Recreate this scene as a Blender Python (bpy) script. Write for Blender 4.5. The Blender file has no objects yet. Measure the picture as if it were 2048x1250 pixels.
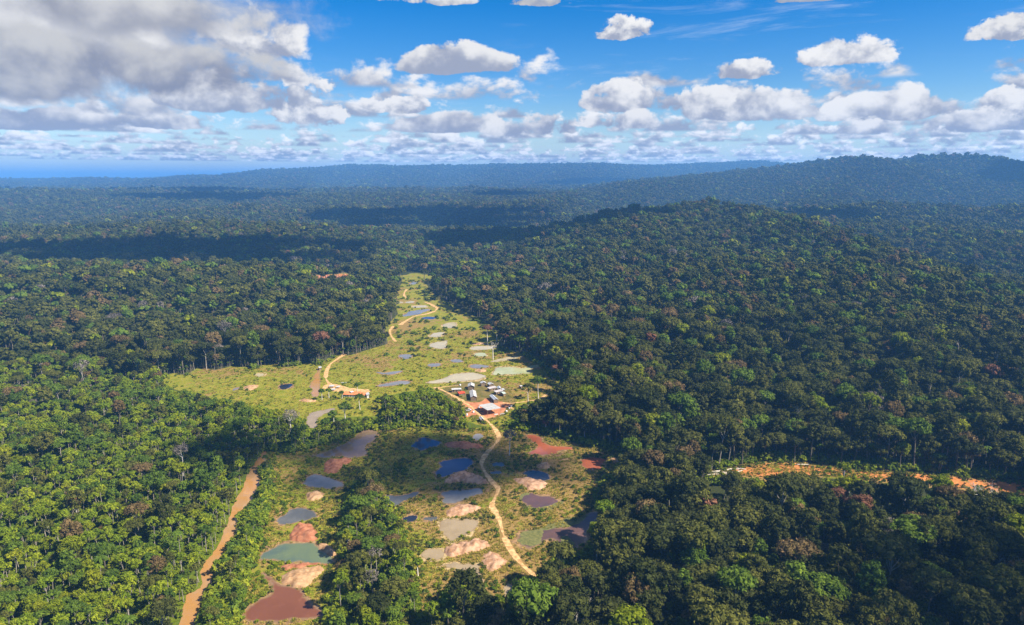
import bpy, math, random
import numpy as np
from mathutils import Vector, Matrix

sc = bpy.context.scene
COL = sc.collection
rng = np.random.default_rng(7)
random.seed(7)

# ------------------------------------------------------------------ camera
CAM_H = 200.0
FPX = 1365.0
PITCH = math.atan((625 - 356) / FPX)
cam_data = bpy.data.cameras.new('camera')
cam_data.sensor_width = 36.0
cam_data.lens = 36.0 * FPX / 2048.0
cam_data.clip_start = 1.0
cam_data.clip_end = 300000.0
cam = bpy.data.objects.new('camera', cam_data)
COL.objects.link(cam)
cam.location = (0, 0, CAM_H)
cam.rotation_euler = (math.radians(90) - PITCH, 0, 0)
sc.camera = cam

SUN_EL = math.radians(45)
SUN_AZ = math.radians(112)          # clockwise from +Y
SUN = Vector((math.sin(SUN_AZ) * math.cos(SUN_EL), math.cos(SUN_AZ) * math.cos(SUN_EL), math.sin(SUN_EL)))

vs = sc.view_settings
vs.view_transform = 'Standard'
vs.look = 'None'
vs.exposure = 1.1
vs.gamma = 1.0
vs.use_curve_mapping = False
sc.cycles.max_bounces = 5
sc.cycles.diffuse_bounces = 2
sc.cycles.glossy_bounces = 2
sc.cycles.transmission_bounces = 1
sc.cycles.volume_bounces = 1
sc.cycles.transparent_max_bounces = 24
sc.cycles.caustics_reflective = False
sc.cycles.caustics_refractive = False

CP, SP = math.cos(PITCH), math.sin(PITCH)


def px_dir(px, py):
    cx = (px - 1024) / FPX
    cy = (625 - py) / FPX
    return cx, CP + SP * cy, -SP + CP * cy


def ground(px, py, z=0.0):
    dx, dy, dz = px_dir(px, py)
    t = (z - CAM_H) / dz
    return dx * t, dy * t


def project(x, y, z):
    dz = z - CAM_H
    f = y * CP - dz * SP
    u = y * SP + dz * CP
    return 1024 + FPX * x / f, 625 - FPX * u / f


def sky_coord(px, py):
    dx, dy, dz = px_dir(px, py)
    return math.atan2(dx, dy), dz / math.hypot(dx, dy)


# ------------------------------------------------------------------ node helper
class NT:
    def __init__(self, tree):
        self.t = tree

    def new(self, typ, **kw):
        n = self.t.nodes.new(typ)
        for k, v in kw.items():
            setattr(n, k, v)
        return n

    def put(self, sock, v):
        if isinstance(v, bpy.types.NodeSocket):
            self.t.links.new(v, sock)
        else:
            sock.default_value = v

    def m(self, op, a, b=None, c=None, clamp=False):
        n = self.new('ShaderNodeMath', operation=op, use_clamp=clamp)
        self.put(n.inputs[0], a)
        if b is not None:
            self.put(n.inputs[1], b)
        if c is not None:
            self.put(n.inputs[2], c)
        return n.outputs[0]

    def ss(self, v, a, b):                     # smoothstep
        n = self.new('ShaderNodeMapRange', interpolation_type='SMOOTHSTEP')
        self.put(n.inputs['Value'], v)
        self.put(n.inputs['From Min'], a)
        self.put(n.inputs['From Max'], b)
        return n.outputs[0]

    def lin(self, v, a, b, c, d):
        n = self.new('ShaderNodeMapRange')
        for i, q in enumerate((v, a, b, c, d)):
            self.put(n.inputs[i], q)
        return n.outputs[0]

    def mix(self, f, a, b):
        n = self.new('ShaderNodeMix', data_type='RGBA')
        self.put(n.inputs[0], f)
        self.put(n.inputs[6], a if isinstance(a, bpy.types.NodeSocket) else (*a, 1))
        self.put(n.inputs[7], b if isinstance(b, bpy.types.NodeSocket) else (*b, 1))
        return n.outputs[2]

    def noise(self, vec, scale, detail=2.0, rough=0.5, lac=2.0, dist=0.0):
        n = self.new('ShaderNodeTexNoise')
        if vec is not None:
            self.put(n.inputs['Vector'], vec)
        n.inputs['Scale'].default_value = scale
        n.inputs['Detail'].default_value = detail
        n.inputs['Roughness'].default_value = rough
        n.inputs['Lacunarity'].default_value = lac
        n.inputs['Distortion'].default_value = dist
        return n.outputs[0]

    def xyz(self, x, y, z):
        n = self.new('ShaderNodeCombineXYZ')
        for i, q in enumerate((x, y, z)):
            self.put(n.inputs[i], q)
        return n.outputs[0]


SKY_STRENGTH = 0.071
# ------------------------------------------------------------------ world: clear sky with a cumulus layer all round
world = bpy.data.worlds.new('World')
sc.world = world
world.use_nodes = True
wt = world.node_tree
wt.nodes.clear()
w = NT(wt)
out = w.new('ShaderNodeOutputWorld')
bg = w.new('ShaderNodeBackground')
sky = w.new('ShaderNodeTexSky', sky_type='NISHITA')
sky.sun_disc = False
sky.sun_elevation = SUN_EL
sky.sun_rotation = SUN_AZ
sky.altitude = 200
sky.air_density = 1.0
sky.dust_density = 0.2
sky.ozone_density = 3.0
hs = w.new('ShaderNodeHueSaturation')
hs.inputs['Hue'].default_value = 0.512
hs.inputs['Saturation'].default_value = 1.6
hs.inputs['Value'].default_value = 0.9
wt.links.new(sky.outputs[0], hs.inputs['Color'])
tc = w.new('ShaderNodeTexCoord')
sep = w.new('ShaderNodeSeparateXYZ')
wt.links.new(tc.outputs['Generated'], sep.inputs[0])
dx, dy, dz = sep.outputs
hyp = w.m('MAXIMUM', w.m('SQRT', w.m('ADD', w.m('MULTIPLY', dx, dx), w.m('MULTIPLY', dy, dy))), 0.05)
sx, sy = w.m('DIVIDE', dx, hyp), w.m('DIVIDE', dy, hyp)
tel = w.m('DIVIDE', dz, hyp)                       # tangent of the elevation
az = w.m('ARCTAN2', dx, dy)
unit = w.xyz(sx, sy, tel)

WHITE = (6.6, 6.4, 6.15)
GREY = (2.5, 2.65, 3.25)
HORI = (5.0, 5.9, 6.7)


def vscale(v, s, off=(0, 0, 0)):
    n = w.new('ShaderNodeVectorMath', operation='MULTIPLY_ADD')
    wt.links.new(v, n.inputs[0])
    n.inputs[1].default_value = s if not isinstance(s, float) else (s, s, s)
    n.inputs[2].default_value = off
    return n.outputs[0]


col = hs.outputs[0]
# thin high streaks of cirrus
cir = w.noise(vscale(unit, (5.0, 5.0, 42.0), (3, 1, 0)), 1.0, 5.0, 0.6, 2.2, 0.6)
cir2 = w.noise(vscale(unit, (2.0, 2.0, 5.0), (9, 2, 0)), 1.0, 1.0)
cf = w.m('MULTIPLY', w.ss(cir, 0.52, 0.80), w.ss(cir2, 0.42, 0.68))
col = w.mix(w.m('MULTIPLY', cf, 0.55), col, (4.6, 5.3, 6.3))
# distant milky air just above the horizon
hz = w.m('POWER', w.m('SUBTRACT', 1.0, w.m('DIVIDE', w.m('MINIMUM', w.m('ABSOLUTE', tel), 0.12), 0.12)), 2.2)
col = w.mix(w.m('MULTIPLY', hz, 0.9), col, HORI)


bg.inputs['Strength'].default_value = SKY_STRENGTH
wt.links.new(col, bg.inputs['Color'])
col = bg.outputs[0]


def over(back, alpha, c):
    b = w.new('ShaderNodeBackground')
    b.inputs['Strength'].default_value = SKY_STRENGTH
    wt.links.new(c, b.inputs['Color'])
    mx = w.new('ShaderNodeMixShader')
    wt.links.new(alpha, mx.inputs[0])
    wt.links.new(back, mx.inputs[1])
    wt.links.new(b.outputs[0], mx.inputs[2])
    return mx.outputs[0]


def shell(col, r, cov, top, seed, fade, soft=0.10):
    """one rank of cumulus at distance r (in units of cloud base height)"""
    p = vscale(unit, (r * 1.05, r * 1.05, r * 1.7), (seed * 7.3, seed * 3.1, seed * 1.7))
    n = w.noise(p, 1.0, 6.0, 0.56, 2.1, 0.15)
    p2 = vscale(unit, (r * 1.05, r * 1.05, r * 1.7), (seed * 7.3 + 0.10, seed * 3.1 - .05, seed * 1.7 + 0.16))
    n2 = w.noise(p2, 1.0, 3.0, 0.5)
    hgt = w.m('SUBTRACT', w.m('MULTIPLY', tel, r), 1.0)                      # height above the base
    d = w.m('SUBTRACT', w.m('ADD', n, cov), w.m('MULTIPLY', hgt, top))
    a = w.m('MULTIPLY', w.ss(d, 0.5, 0.5 + soft), w.ss(hgt, -0.02, 0.05))
    lit = w.m('ADD', w.m('MULTIPLY', hgt, 2.0), w.m('MULTIPLY', w.m('SUBTRACT', n, n2), 4.0))
    lit = w.ss(w.m('ADD', lit, 0.16), 0.0, 1.0)
    c = w.mix(lit, tuple(q * (1 - .35 * fade) for q in GREY), tuple(q * (1 + .9 * fade) for q in WHITE))
    c = w.mix(fade * .5, c, HORI)
    return over(col, a, c)


NSH = 14
for k in range(NSH):
    f = k / (NSH - 1)
    r = 46.0 * (8.2 / 46.0) ** f
    col = shell(col, r, 0.12 - 0.095 * f, 0.42, k + 1.0, 0.52 * (1 - f) ** 1.3)


def cumulus(col, px, py, wpx, hpx, seed, bright=1.0, soft=0.15, freq=1.0, base=0.35, grey=GREY):
    """one cloud standing in the direction given, wpx wide and hpx tall (1365 to the radian)"""
    a0, t0 = sky_coord(px, py)
    wa, ht = wpx / FPX / 2, hpx / FPX / 2
    u = w.m('DIVIDE', w.m('SUBTRACT', az, a0), wa)
    v = w.m('DIVIDE', w.m('SUBTRACT', tel, t0), ht)
    vlow = w.m('MULTIPLY', w.m('MINIMUM', v, 0.0), 1.0 / base)
    vv = w.m('ADD', w.m('MAXIMUM', v, 0.0), vlow)
    e = w.m('SUBTRACT', 1.0, w.m('ADD', w.m('MULTIPLY', u, u), w.m('MULTIPLY', vv, vv)))
    s = freq * 2.2 / wa * 0.5
    n = w.noise(vscale(unit, (s, s, s * 1.25), (seed * 5.1, seed * 2.3, seed)), 1.0, 7.0, 0.58, 2.1, 0.2)
    n2 = w.noise(vscale(unit, (s, s, s * 1.25), (seed * 5.1 + .14, seed * 2.3 - .06, seed + .22)), 1.0, 4.0, 0.55)
    d = w.m('ADD', w.m('MULTIPLY', e, 0.42), w.m('MULTIPLY', w.m('SUBTRACT', n, 0.52), 1.9))
    a = w.ss(d, 0.0, soft)
    lit = w.m('ADD', w.m('MULTIPLY', v, 0.42), w.m('MULTIPLY', w.m('SUBTRACT', n, n2), 3.2))
    lit = w.ss(w.m('ADD', lit, 0.24), -0.12, 0.78)
    c = w.mix(lit, grey, tuple(q * bright for q in WHITE))
    return over(col, a, c)


for q in [
    (90, 250, 330, 60, 31), (330, 250, 260, 50, 33), (860, 255, 300, 60, 34),
    (625, 225, 140, 150, 2), (160, 215, 330, 80, 3, 1.0, .3), (470, 205, 270, 100, 4),
    (790, 215, 130, 60, 5), (1040, 262, 190, 80, 6), (1265, 210, 190, 90, 7), (1250, 250, 200, 50, 17),
    (1430, 225, 190, 95, 8), (1570, 225, 230, 95, 21), (1790, 225, 230, 85, 22), (2040, 215, 130, 75, 9),
    (1950, 255, 200, 60, 23), (1690, 262, 180, 60, 24),
    (1495, 147, 150, 52, 10), (1705, 112, 185, 88, 11), (1243, 68, 120, 62, 12), (895, 135, 250, 84, 13, .93),
    (860, 2, 170, 44, 14, .85), (1080, 5, 110, 40, 15, .6), (1620, -2, 190, 30, 16, .9), (2030, 62, 110, 70, 18, .9),
    (500, 90, 190, 160, 19, .98, .3), (520, 150, 190, 90, 25, .95, .35),
]:
    col = cumulus(col, *q)
DARK = (1.6, 1.65, 2.1)
col = cumulus(col, 130, 40, 900, 250, 26, .92, .35, .9, .8, (2.7, 2.7, 3.0))
col = cumulus(col, 170, 128, 600, 140, 27, .66, .3, 1.3, .85, (1.9, 1.95, 2.4))
col = cumulus(col, 330, 12, 620, 150, 28, .75, .4, .9, .8, (2.3, 2.3, 2.6))
# higher up the same cumulus layer is seen from below
zz = w.m('MAXIMUM', dz, 0.05)
pv = w.xyz(w.m('DIVIDE', dx, zz), w.m('DIVIDE', dy, zz), 0.0)
nn = w.noise(pv, 1.3, 4.0, 0.55)
oc = w.mix(w.ss(nn, 0.55, 0.75), WHITE, (3.6, 3.7, 4.1))
ob = w.new('ShaderNodeBackground')
ob.inputs['Strength'].default_value = SKY_STRENGTH
wt.links.new(hs.outputs[0], ob.inputs['Color'])
high = over(ob.outputs[0], w.ss(nn, 0.52, 0.62), oc)
sw = w.new('ShaderNodeMixShader')
wt.links.new(w.m('GREATER_THAN', tel, 0.36), sw.inputs[0])
wt.links.new(col, sw.inputs[1])
wt.links.new(high, sw.inputs[2])
wt.links.new(sw.outputs[0], out.inputs['Surface'])
world.cycles.sampling_method = 'NONE'

sun_data = bpy.data.lights.new('sun', 'SUN')
sun_data.energy = 5.0
sun_data.angle = math.radians(0.55)
sun_data.color = (1.0, 0.91, 0.76)
sun = bpy.data.objects.new('sun', sun_data)
COL.objects.link(sun)
sun.rotation_euler = (-SUN).to_track_quat('-Z', 'Y').to_euler()
sun.location = (0, 0, 3000)

# ------------------------------------------------------------------ numpy noise
_perm = np.random.default_rng(3).permutation(512)
_perm = np.concatenate([_perm, _perm])
_ang = np.random.default_rng(4).uniform(0, 2 * np.pi, 1024)


def perlin(x, y):
    xi = np.floor(x).astype(int)
    yi = np.floor(y).astype(int)
    xf, yf = x - xi, y - yi
    u = xf * xf * xf * (xf * (xf * 6 - 15) + 10)
    v = yf * yf * yf * (yf * (yf * 6 - 15) + 10)

    def g(ix, iy, ax, ay):
        h = _ang[_perm[(_perm[ix & 511] + iy) & 511]]
        return np.cos(h) * ax + np.sin(h) * ay
    a = g(xi, yi, xf, yf)
    b = g(xi + 1, yi, xf - 1, yf)
    c = g(xi, yi + 1, xf, yf - 1)
    d = g(xi + 1, yi + 1, xf - 1, yf - 1)
    return ((a + (b - a) * u) + ((c + (d - c) * u) - (a + (b - a) * u)) * v) * 1.5


def fbm(x, y, oct=4, gain=0.5):
    s, a = 0.0, 1.0
    for i in range(oct):
        s = s + a * perlin(x + 17.3 * i, y - 9.1 * i)
        x, y, a = x * 2.03, y * 2.03, a * gain
    return s


def sstep(v, a, b):
    t = np.clip((v - a) / (b - a), 0, 1)
    return t * t * (3 - 2 * t)


def inside(poly, x, y):
    P = np.asarray(poly, float)
    c = np.zeros(np.shape(x), bool)
    j = len(P) - 1
    for i in range(len(P)):
        xi, yi, xj, yj = P[i, 0], P[i, 1], P[j, 0], P[j, 1]
        if yi != yj:
            c ^= ((yi > y) != (yj > y)) & (x < (xj - xi) * (y - yi) / (yj - yi) + xi)
        j = i
    return c


def edge_dist(poly, x, y, closed=True):
    P = np.asarray(poly, float)
    best = np.full(np.shape(x), 1e18)
    n = len(P)
    for i in range(n if closed else n - 1):
        a, b = P[i], P[(i + 1) % n]
        d = b - a
        L = max(d @ d, 1e-9)
        t = np.clip(((x - a[0]) * d[0] + (y - a[1]) * d[1]) / L, 0, 1)
        best = np.minimum(best, (x - a[0] - t * d[0]) ** 2 + (y - a[1] - t * d[1]) ** 2)
    return np.sqrt(best)


def G(pts, z=0.0):
    return [ground(p[0], p[1], z) for p in pts]


# photograph crops the outlines were read from: scale and corner
def c1(*p): return [(800 + x / 5.12, 700 + y / 5.12) for x, y in p]
def c2(*p): return [(400 + x / 2.906, 820 + y / 2.906) for x, y in p]
def c3(*p): return [(740 + x / 3.289, 820 + y / 3.289) for x, y in p]
def c4(*p): return [(300 + x / 2.381, 540 + y / 2.381) for x, y in p]
def c6(*p): return [(800 + x / 5.12, 1080 + y / 5.12) for x, y in p]
def c8(*p): return [(880 + x / 12.8, 755 + y / 12.8) for x, y in p]
def c9(*p): return [(600 + x / 11.36, 720 + y / 11.36) for x, y in p]


# ------------------------------------------------------------------ plan of the valley (ground outlines)
OPEN_SOUTH = [(735, 932), (768, 890), (770, 862), (830, 852), (900, 858), (960, 858), (1000, 850), (1040, 862), (1075, 862),
              (1140, 882), (1245, 905), (1235, 935), (1200, 960), (1185, 1000), (1222, 1035), (1185, 1095),
              (1120, 1105), (1075, 1150), (1030, 1165), (1035, 1195), (1005, 1200), (985, 1180), (955, 1160), (900, 1150), (895, 1185),
              (835, 1225), (832, 1190), (808, 1110), (798, 1045), (768, 985)]
OPEN_WEST = [(530, 900), (590, 905), (680, 880), (735, 858), (772, 862), (768, 890), (735, 932), (712, 960), (690, 1010), (680, 1060), (690, 1110),
             (660, 1180), (655, 1300), (455, 1300), (500, 1130), (520, 1060), (545, 1000), (540, 940)]
THICKET = [(530, 900), (540, 940), (545, 1000), (520, 1060), (500, 1130), (455, 1300), (370, 1320), (400, 1210), (425, 1160), (450, 1105), (485, 1060),
           (490, 1020), (525, 965)]
OPEN_NORTH = [(318, 762), (345, 748), (372, 752), (398, 737), (430, 742), (470, 732), (505, 738), (540, 728), (580, 735), (612, 726), (640, 730), (668, 712), (700, 712), (780, 688), (772, 655), (800, 628), (786, 595), (806, 565),
              (806, 548), (840, 556), (868, 590), (905, 612), (960, 640), (998, 662), (1000, 692), (1050, 712), (1090, 735), (1100, 755), (1132, 765),
              (1122, 785), (1060, 802), (1030, 812), (1032, 838), (990, 850), (958, 848), (928, 838), (922, 812), (880, 785), (850, 776),
              (770, 790), (742, 792), (770, 812), (765, 830), (690, 832), (650, 832), (640, 852), (612, 852), (600, 835), (540, 815), (480, 806),
              (415, 790), (340, 775)]
CLAY_CUT = [(1395, 948), (1440, 938), (1500, 928), (1560, 922), (1640, 929), (1720, 938), (1830, 945), (1950, 955), (2070, 963),
            (2070, 992), (1950, 981), (1860, 973), (1800, 966), (1700, 958), (1640, 952), (1600, 952), (1540, 962), (1490, 952), (1420, 953)]
FAR_CAMP = [(612, 545), (690, 540), (720, 548), (690, 556), (625, 560)]
FAR_CLEAR = [(778, 548), (830, 543), (905, 548), (930, 556), (860, 560), (800, 558)]
VILLAGE = [(880, 780), (900, 760), (1045, 757), (1080, 785), (1040, 815), (1030, 838), (990, 852), (930, 838)]
OPENS = [OPEN_SOUTH, OPEN_WEST, OPEN_NORTH, CLAY_CUT, FAR_CAMP, FAR_CLEAR]
OPENS_G = [np.array(G(p)) for p in OPENS]
THICKET_G = np.array(G(THICKET))
STRIP = [(735, 932), (768, 985), (798, 1045), (808, 1110), (832, 1190), (835, 1225), (850, 1300), (655, 1300), (660, 1180), (690, 1110), (680, 1060), (690, 1010), (712, 960)]


# ------------------------------------------------------------------ terrain height
def prof(x, pts):
    p = np.array(pts, float)
    return np.interp(x, p[:, 0], p[:, 1])


def crest(pts, Y):                       # pixel crest line -> (x, ground height) at depth Y
    r = []
    for px, py in pts:
        a, b, c = px_dir(px, py)
        r.append((a / b * Y, CAM_H + c / b * Y))
    return r


RIDGE_FAR = crest([(300, 360), (450, 353), (560, 344), (680, 336), (850, 335), (960, 334), (1100, 332), (1180, 329), (1300, 333), (1440, 328), (1500, 324),
                   (1560, 330), (1640, 340), (1800, 352)], 10500)
RIDGE_E = crest([(1050, 390), (1200, 378), (1300, 366), (1400, 356), (1500, 343), (1580, 336), (1620, 331), (1690, 319), (1740, 320), (1800, 329), (1830, 325),
                 (1900, 312), (1940, 315), (2000, 329), (2048, 334), (2150, 330), (2300, 350)], 4700)
RIDGE_DIST = crest([(300, 357), (335, 352), (360, 351), (385, 354), (415, 348), (445, 353), (480, 357)], 24000)


def gauss(x, y, cx, cy, sx, sy, ang=0.0):
    c, s = math.cos(math.radians(ang)), math.sin(math.radians(ang))
    u, v = (x - cx) * c + (y - cy) * s, -(x - cx) * s + (y - cy) * c
    return np.exp(-(u / sx) ** 2 - (v / sy) ** 2)


def height(x, y):
    x = np.asarray(x, float)
    y = np.asarray(y, float)
    d = np.hypot(x, y)
    flat = np.full(x.shape, 1e9)
    near = d < 2200
    if near.any():
        xs, ys = x[near], y[near]
        f = np.full(xs.shape, 1e9)
        for P in OPENS_G + [THICKET_G]:
            e = edge_dist(P, xs, ys)
            f = np.minimum(f, np.where(inside(P, xs, ys), 0, e))
        flat[near] = f
    m = sstep(flat, 15, 170)
    z = 4.5 * fbm(x / 130, y / 130, 3) * sstep(flat, 15, 120)
    pe = prof(x, RIDGE_E) - 24
    z = z + (1 - .85 * np.clip(pe / 220, 0, 1) * sstep(y, 3000, 4200)) * sstep(d, 1300, 3600) * (38 * fbm(x / 800 + 3, y / 1000, 4) + 14)
    # western rise and the low hills behind it
    z = z + 29 * gauss(x, y, -560, 1130, 520, 180, -4) * m
    z = z + 34 * gauss(x, y, -900, 2150, 620, 260) + 22 * gauss(x, y, -200, 2900, 700, 250)
    z = z - 8 * gauss(x, y, -500, 1560, 700, 200)
    # eastern hill with its spur, and the ridge across the ravine
    hill = 92 * gauss(x, y, 560, 1950, 400, 360) + 56 * gauss(x, y, 655, 1380, 150, 330) + 50 * gauss(x, y, 250, 1560, 210, 360) + 44 * gauss(x, y, 470, 960, 200, 250)
    hill = hill * (1 + .22 * fbm(x / 190 + 7, y / 280, 3)) - 30 * gauss(x, y, 900, 1500, 120, 420, 12)
    z = z + m * hill
    z = z - 26 * gauss(x, y, 300, 2850, 900, 420)
    z = z + 62 * gauss(x, y, 1500, 2450, 620, 420) + 34 * gauss(x, y, 1300, 1600, 350, 350) * m
    # the long mountains
    z = z + np.maximum(pe, 0) * np.where(y < 4700, np.exp(-((y - 4700) / 1150) ** 2), np.exp(-((y - 4700) / 2600) ** 2)) * (1 + .03 * fbm(x / 500, y / 500, 3))
    pf = np.maximum(prof(x, RIDGE_FAR) - 20, 0)
    z = z + pf * np.where(y < 10500, np.exp(-((y - 10500) / 2300) ** 2), np.exp(-((y - 10500) / 5000) ** 2)) * sstep(y, 3000, 8000)
    pd = np.maximum(prof(x, RIDGE_DIST), 0)
    z = z + pd * np.exp(-((y - 24000) / 2500) ** 2) * sstep(y, 15000, 22000)
    # behind the camera the land rolls on
    return np.where(y < -200, z * 0.3, z)


# ------------------------------------------------------------------ materials
MATS = {}


def mat(name, base=(0.2, 0.2, 0.2), rough=0.9, spec=0.2):
    m = bpy.data.materials.new(name)
    m.use_nodes = True
    t = NT(m.node_tree)
    b = m.node_tree.nodes['Principled BSDF']
    b.inputs['Base Color'].default_value = (*base, 1)
    b.inputs['Roughness'].default_value = rough
    b.inputs['Specular IOR Level'].default_value = spec
    MATS[name] = m
    return m, t, b


def noisy(name, ca, cb, scale, rough=0.9, detail=4.0, lo=0.35, hi=0.65, spec=0.15, bump=0.0, coord='Object'):
    m, t, b = mat(name, ca, rough, spec)
    tcn = t.new('ShaderNodeTexCoord')
    n = t.noise(tcn.outputs[coord], scale, detail, 0.6)
    t.put(b.inputs['Base Color'], t.mix(t.ss(n, lo, hi), ca, cb))
    if bump:
        bp = t.new('ShaderNodeBump')
        bp.inputs['Strength'].default_value = 0.6
        bp.inputs['Distance'].default_value = bump
        t.put(bp.inputs['Height'], n)
        t.put(b.inputs['Normal'], bp.outputs[0])
    return m


def leaf_mat(name, a, b_, trans=0.25, fol=1.95):
    """foliage: colour varies tree by tree between a and b_, and leaf by leaf"""
    m = bpy.data.materials.new(name)
    m.use_nodes = True
    m.node_tree.nodes.clear()
    t = NT(m.node_tree)
    o = t.new('ShaderNodeOutputMaterial')
    oi = t.new('ShaderNodeObjectInfo')
    at = t.new('ShaderNodeAttribute', attribute_name='tint')
    c = t.mix(oi.outputs['Random'], tuple(q * fol for q in a), tuple(q * fol for q in b_))
    hsn = t.new('ShaderNodeHueSaturation')
    t.put(hsn.inputs['Color'], c)
    t.put(hsn.inputs['Value'], t.lin(at.outputs['Fac'], 0, 1, 0.62, 1.45))
    t.put(hsn.inputs['Hue'], t.lin(at.outputs['Fac'], 0, 1, 0.512, 0.488))
    d = t.new('ShaderNodeBsdfDiffuse')
    t.put(d.inputs['Color'], hsn.outputs[0])
    tr = t.new('ShaderNodeBsdfTranslucent')
    t.put(tr.inputs['Color'], hsn.outputs[0])
    mx = t.new('ShaderNodeMixShader')
    mx.inputs[0].default_value = trans
    t.put(mx.inputs[1], d.outputs[0])
    t.put(mx.inputs[2], tr.outputs[0])
    t.put(o.inputs['Surface'], mx.outputs[0])
    MATS[name] = m
    return m


def water(name, base, rough=0.06, base2=None, scale=0.05):
    m, t, b = mat(name, base, rough, 0.5)
    b.inputs['IOR'].default_value = 1.33
    tcn = t.new('ShaderNodeTexCoord')
    if base2:
        n = t.noise(tcn.outputs['Object'], scale, 3.0, 0.55, 2.0, 0.6)
        nb = t.noise(tcn.outputs['Object'], scale * 3.1, 5.0, 0.65, 2.0, 1.2)
        cw = t.mix(t.ss(n, 0.4, 0.62), base, base2)
        cw = t.mix(t.m('MULTIPLY', t.ss(nb, 0.55, 0.72), 0.45), cw, tuple(q * 1.5 + .01 for q in base))
        sh_ = t.new('ShaderNodeAttribute', attribute_name='shallow').outputs['Fac']
        edge_ = t.ss(t.m('ADD', sh_, t.m('MULTIPLY', t.m('SUBTRACT', nb, 0.5), 1.1)), 0.35, 1.0)
        cw = t.mix(t.m('MULTIPLY', edge_, 0.8), cw, (0.24, 0.16, 0.08))
        t.put(b.inputs['Base Color'], cw)
    n = t.noise(tcn.outputs['Object'], 0.9, 2.0)
    bp = t.new('ShaderNodeBump')
    bp.inputs['Strength'].default_value = 0.05
    bp.inputs['Distance'].default_value = 0.05
    t.put(bp.inputs['Height'], n)
    t.put(b.inputs['Normal'], bp.outputs[0])
    return m


# ground: forest floor, far canopy, grass, dry grass, bare earth
m, t, b = mat('ground_cover', (0.03, 0.04, 0.012), 0.95, 0.05)
tcn = t.new('ShaderNodeTexCoord')
P = tcn.outputs['Object']
a_open = t.new('ShaderNodeAttribute', attribute_name='open').outputs['Fac']
a_dry = t.new('ShaderNodeAttribute', attribute_name='dry').outputs['Fac']
a_clay = t.new('ShaderNodeAttribute', attribute_name='clay').outputs['Fac']
a_lush = t.new('ShaderNodeAttribute', attribute_name='lush').outputs['Fac']
n1 = t.noise(P, 0.02, 5.0, 0.65)
n2 = t.noise(P, 0.11, 6.0, 0.7)
n3 = t.noise(P, 0.6, 3.0, 0.6)
forest = t.mix(t.ss(n1, 0.4, 0.65), (0.034, 0.042, 0.014), (0.055, 0.058, 0.020))
lush = t.mix(t.ss(n2, 0.35, 0.7), (0.080, 0.115, 0.010), (0.140, 0.165, 0.014))
grass = t.mix(t.ss(n2, 0.3, 0.72), (0.135, 0.165, 0.012), (0.285, 0.240, 0.030))
grass = t.mix(t.m('MULTIPLY', t.ss(n3, 0.5, 0.75), 0.5), grass, (0.100, 0.105, 0.012))
dryg = t.mix(t.ss(n3, 0.3, 0.7), (0.195, 0.135, 0.036), (0.29, 0.18, 0.065))
g = t.mix(t.ss(t.m('ADD', a_dry, t.m('MULTIPLY', t.m('SUBTRACT', n2, 0.5), 1.6)), 0.42, 0.62), grass, dryg)
clay = t.mix(t.ss(n2, 0.35, 0.65), (0.44, 0.14, 0.040), (0.52, 0.22, 0.070))
g = t.mix(t.ss(t.m('ADD', a_clay, t.m('MULTIPLY', t.m('SUBTRACT', n2, 0.5), 1.4)), 0.42, 0.58), g, clay)
f = t.mix(a_lush, forest, lush)
cfin = t.mix(t.ss(t.m('ADD', a_open, t.m('MULTIPLY', t.m('SUBTRACT', n2, 0.5), 0.5)), 0.35, 0.65), f, g)
t.put(b.inputs['Base Color'], cfin)
bp = t.new('ShaderNodeBump')
bp.inputs['Strength'].default_value = 0.8
bp.inputs['Distance'].default_value = 1.0
t.put(bp.inputs['Height'], n3)
t.put(b.inputs['Normal'], bp.outputs[0])

# ------------------------------------------------------------------ object helpers


def link(o, parent=None):
    COL.objects.link(o)
    if parent:
        o.parent = parent
    return o


def mesh_obj(name, verts, faces, material, parent=None, smooth=False):
    me = bpy.data.meshes.new(name)
    me.from_pydata([tuple(v) for v in verts], [], faces)
    if material:
        me.materials.append(material if not isinstance(material, str) else MATS[material])
    if smooth:
        me.polygons.foreach_set('use_smooth', [True] * len(me.polygons))
    me.update()
    return link(bpy.data.objects.new(name, me), parent)


def fast_mesh(name, V, F, material, smooth=False):
    """V (n,3), F (m,k) arrays with a constant k"""
    me = bpy.data.meshes.new(name)
    V = np.asarray(V, np.float32)
    F = np.asarray(F, np.int32)
    me.vertices.add(len(V))
    me.vertices.foreach_set('co', V.ravel())
    me.loops.add(F.size)
    me.loops.foreach_set('vertex_index', F.ravel())
    me.polygons.add(len(F))
    me.polygons.foreach_set('loop_start', np.arange(len(F), dtype=np.int32) * F.shape[1])
    me.polygons.foreach_set('use_smooth', np.full(len(F), smooth))
    me.update(calc_edges=True)
    if material:
        me.materials.append(MATS[material])
    return me


def tag(o, label=None, cat=None, group=None, kind=None):
    if label: o['label'] = label
    if cat: o['category'] = cat
    if group: o['group'] = group
    if kind: o['kind'] = kind
    return o


def empty(name, loc, rz=0.0):
    o = bpy.data.objects.new(name, None)
    o.empty_display_size = 0.5
    o.location = loc
    o.rotation_euler = (0, 0, rz)
    return link(o)


def hz(x, y):
    return float(height(np.array([x]), np.array([y]))[0])


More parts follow.
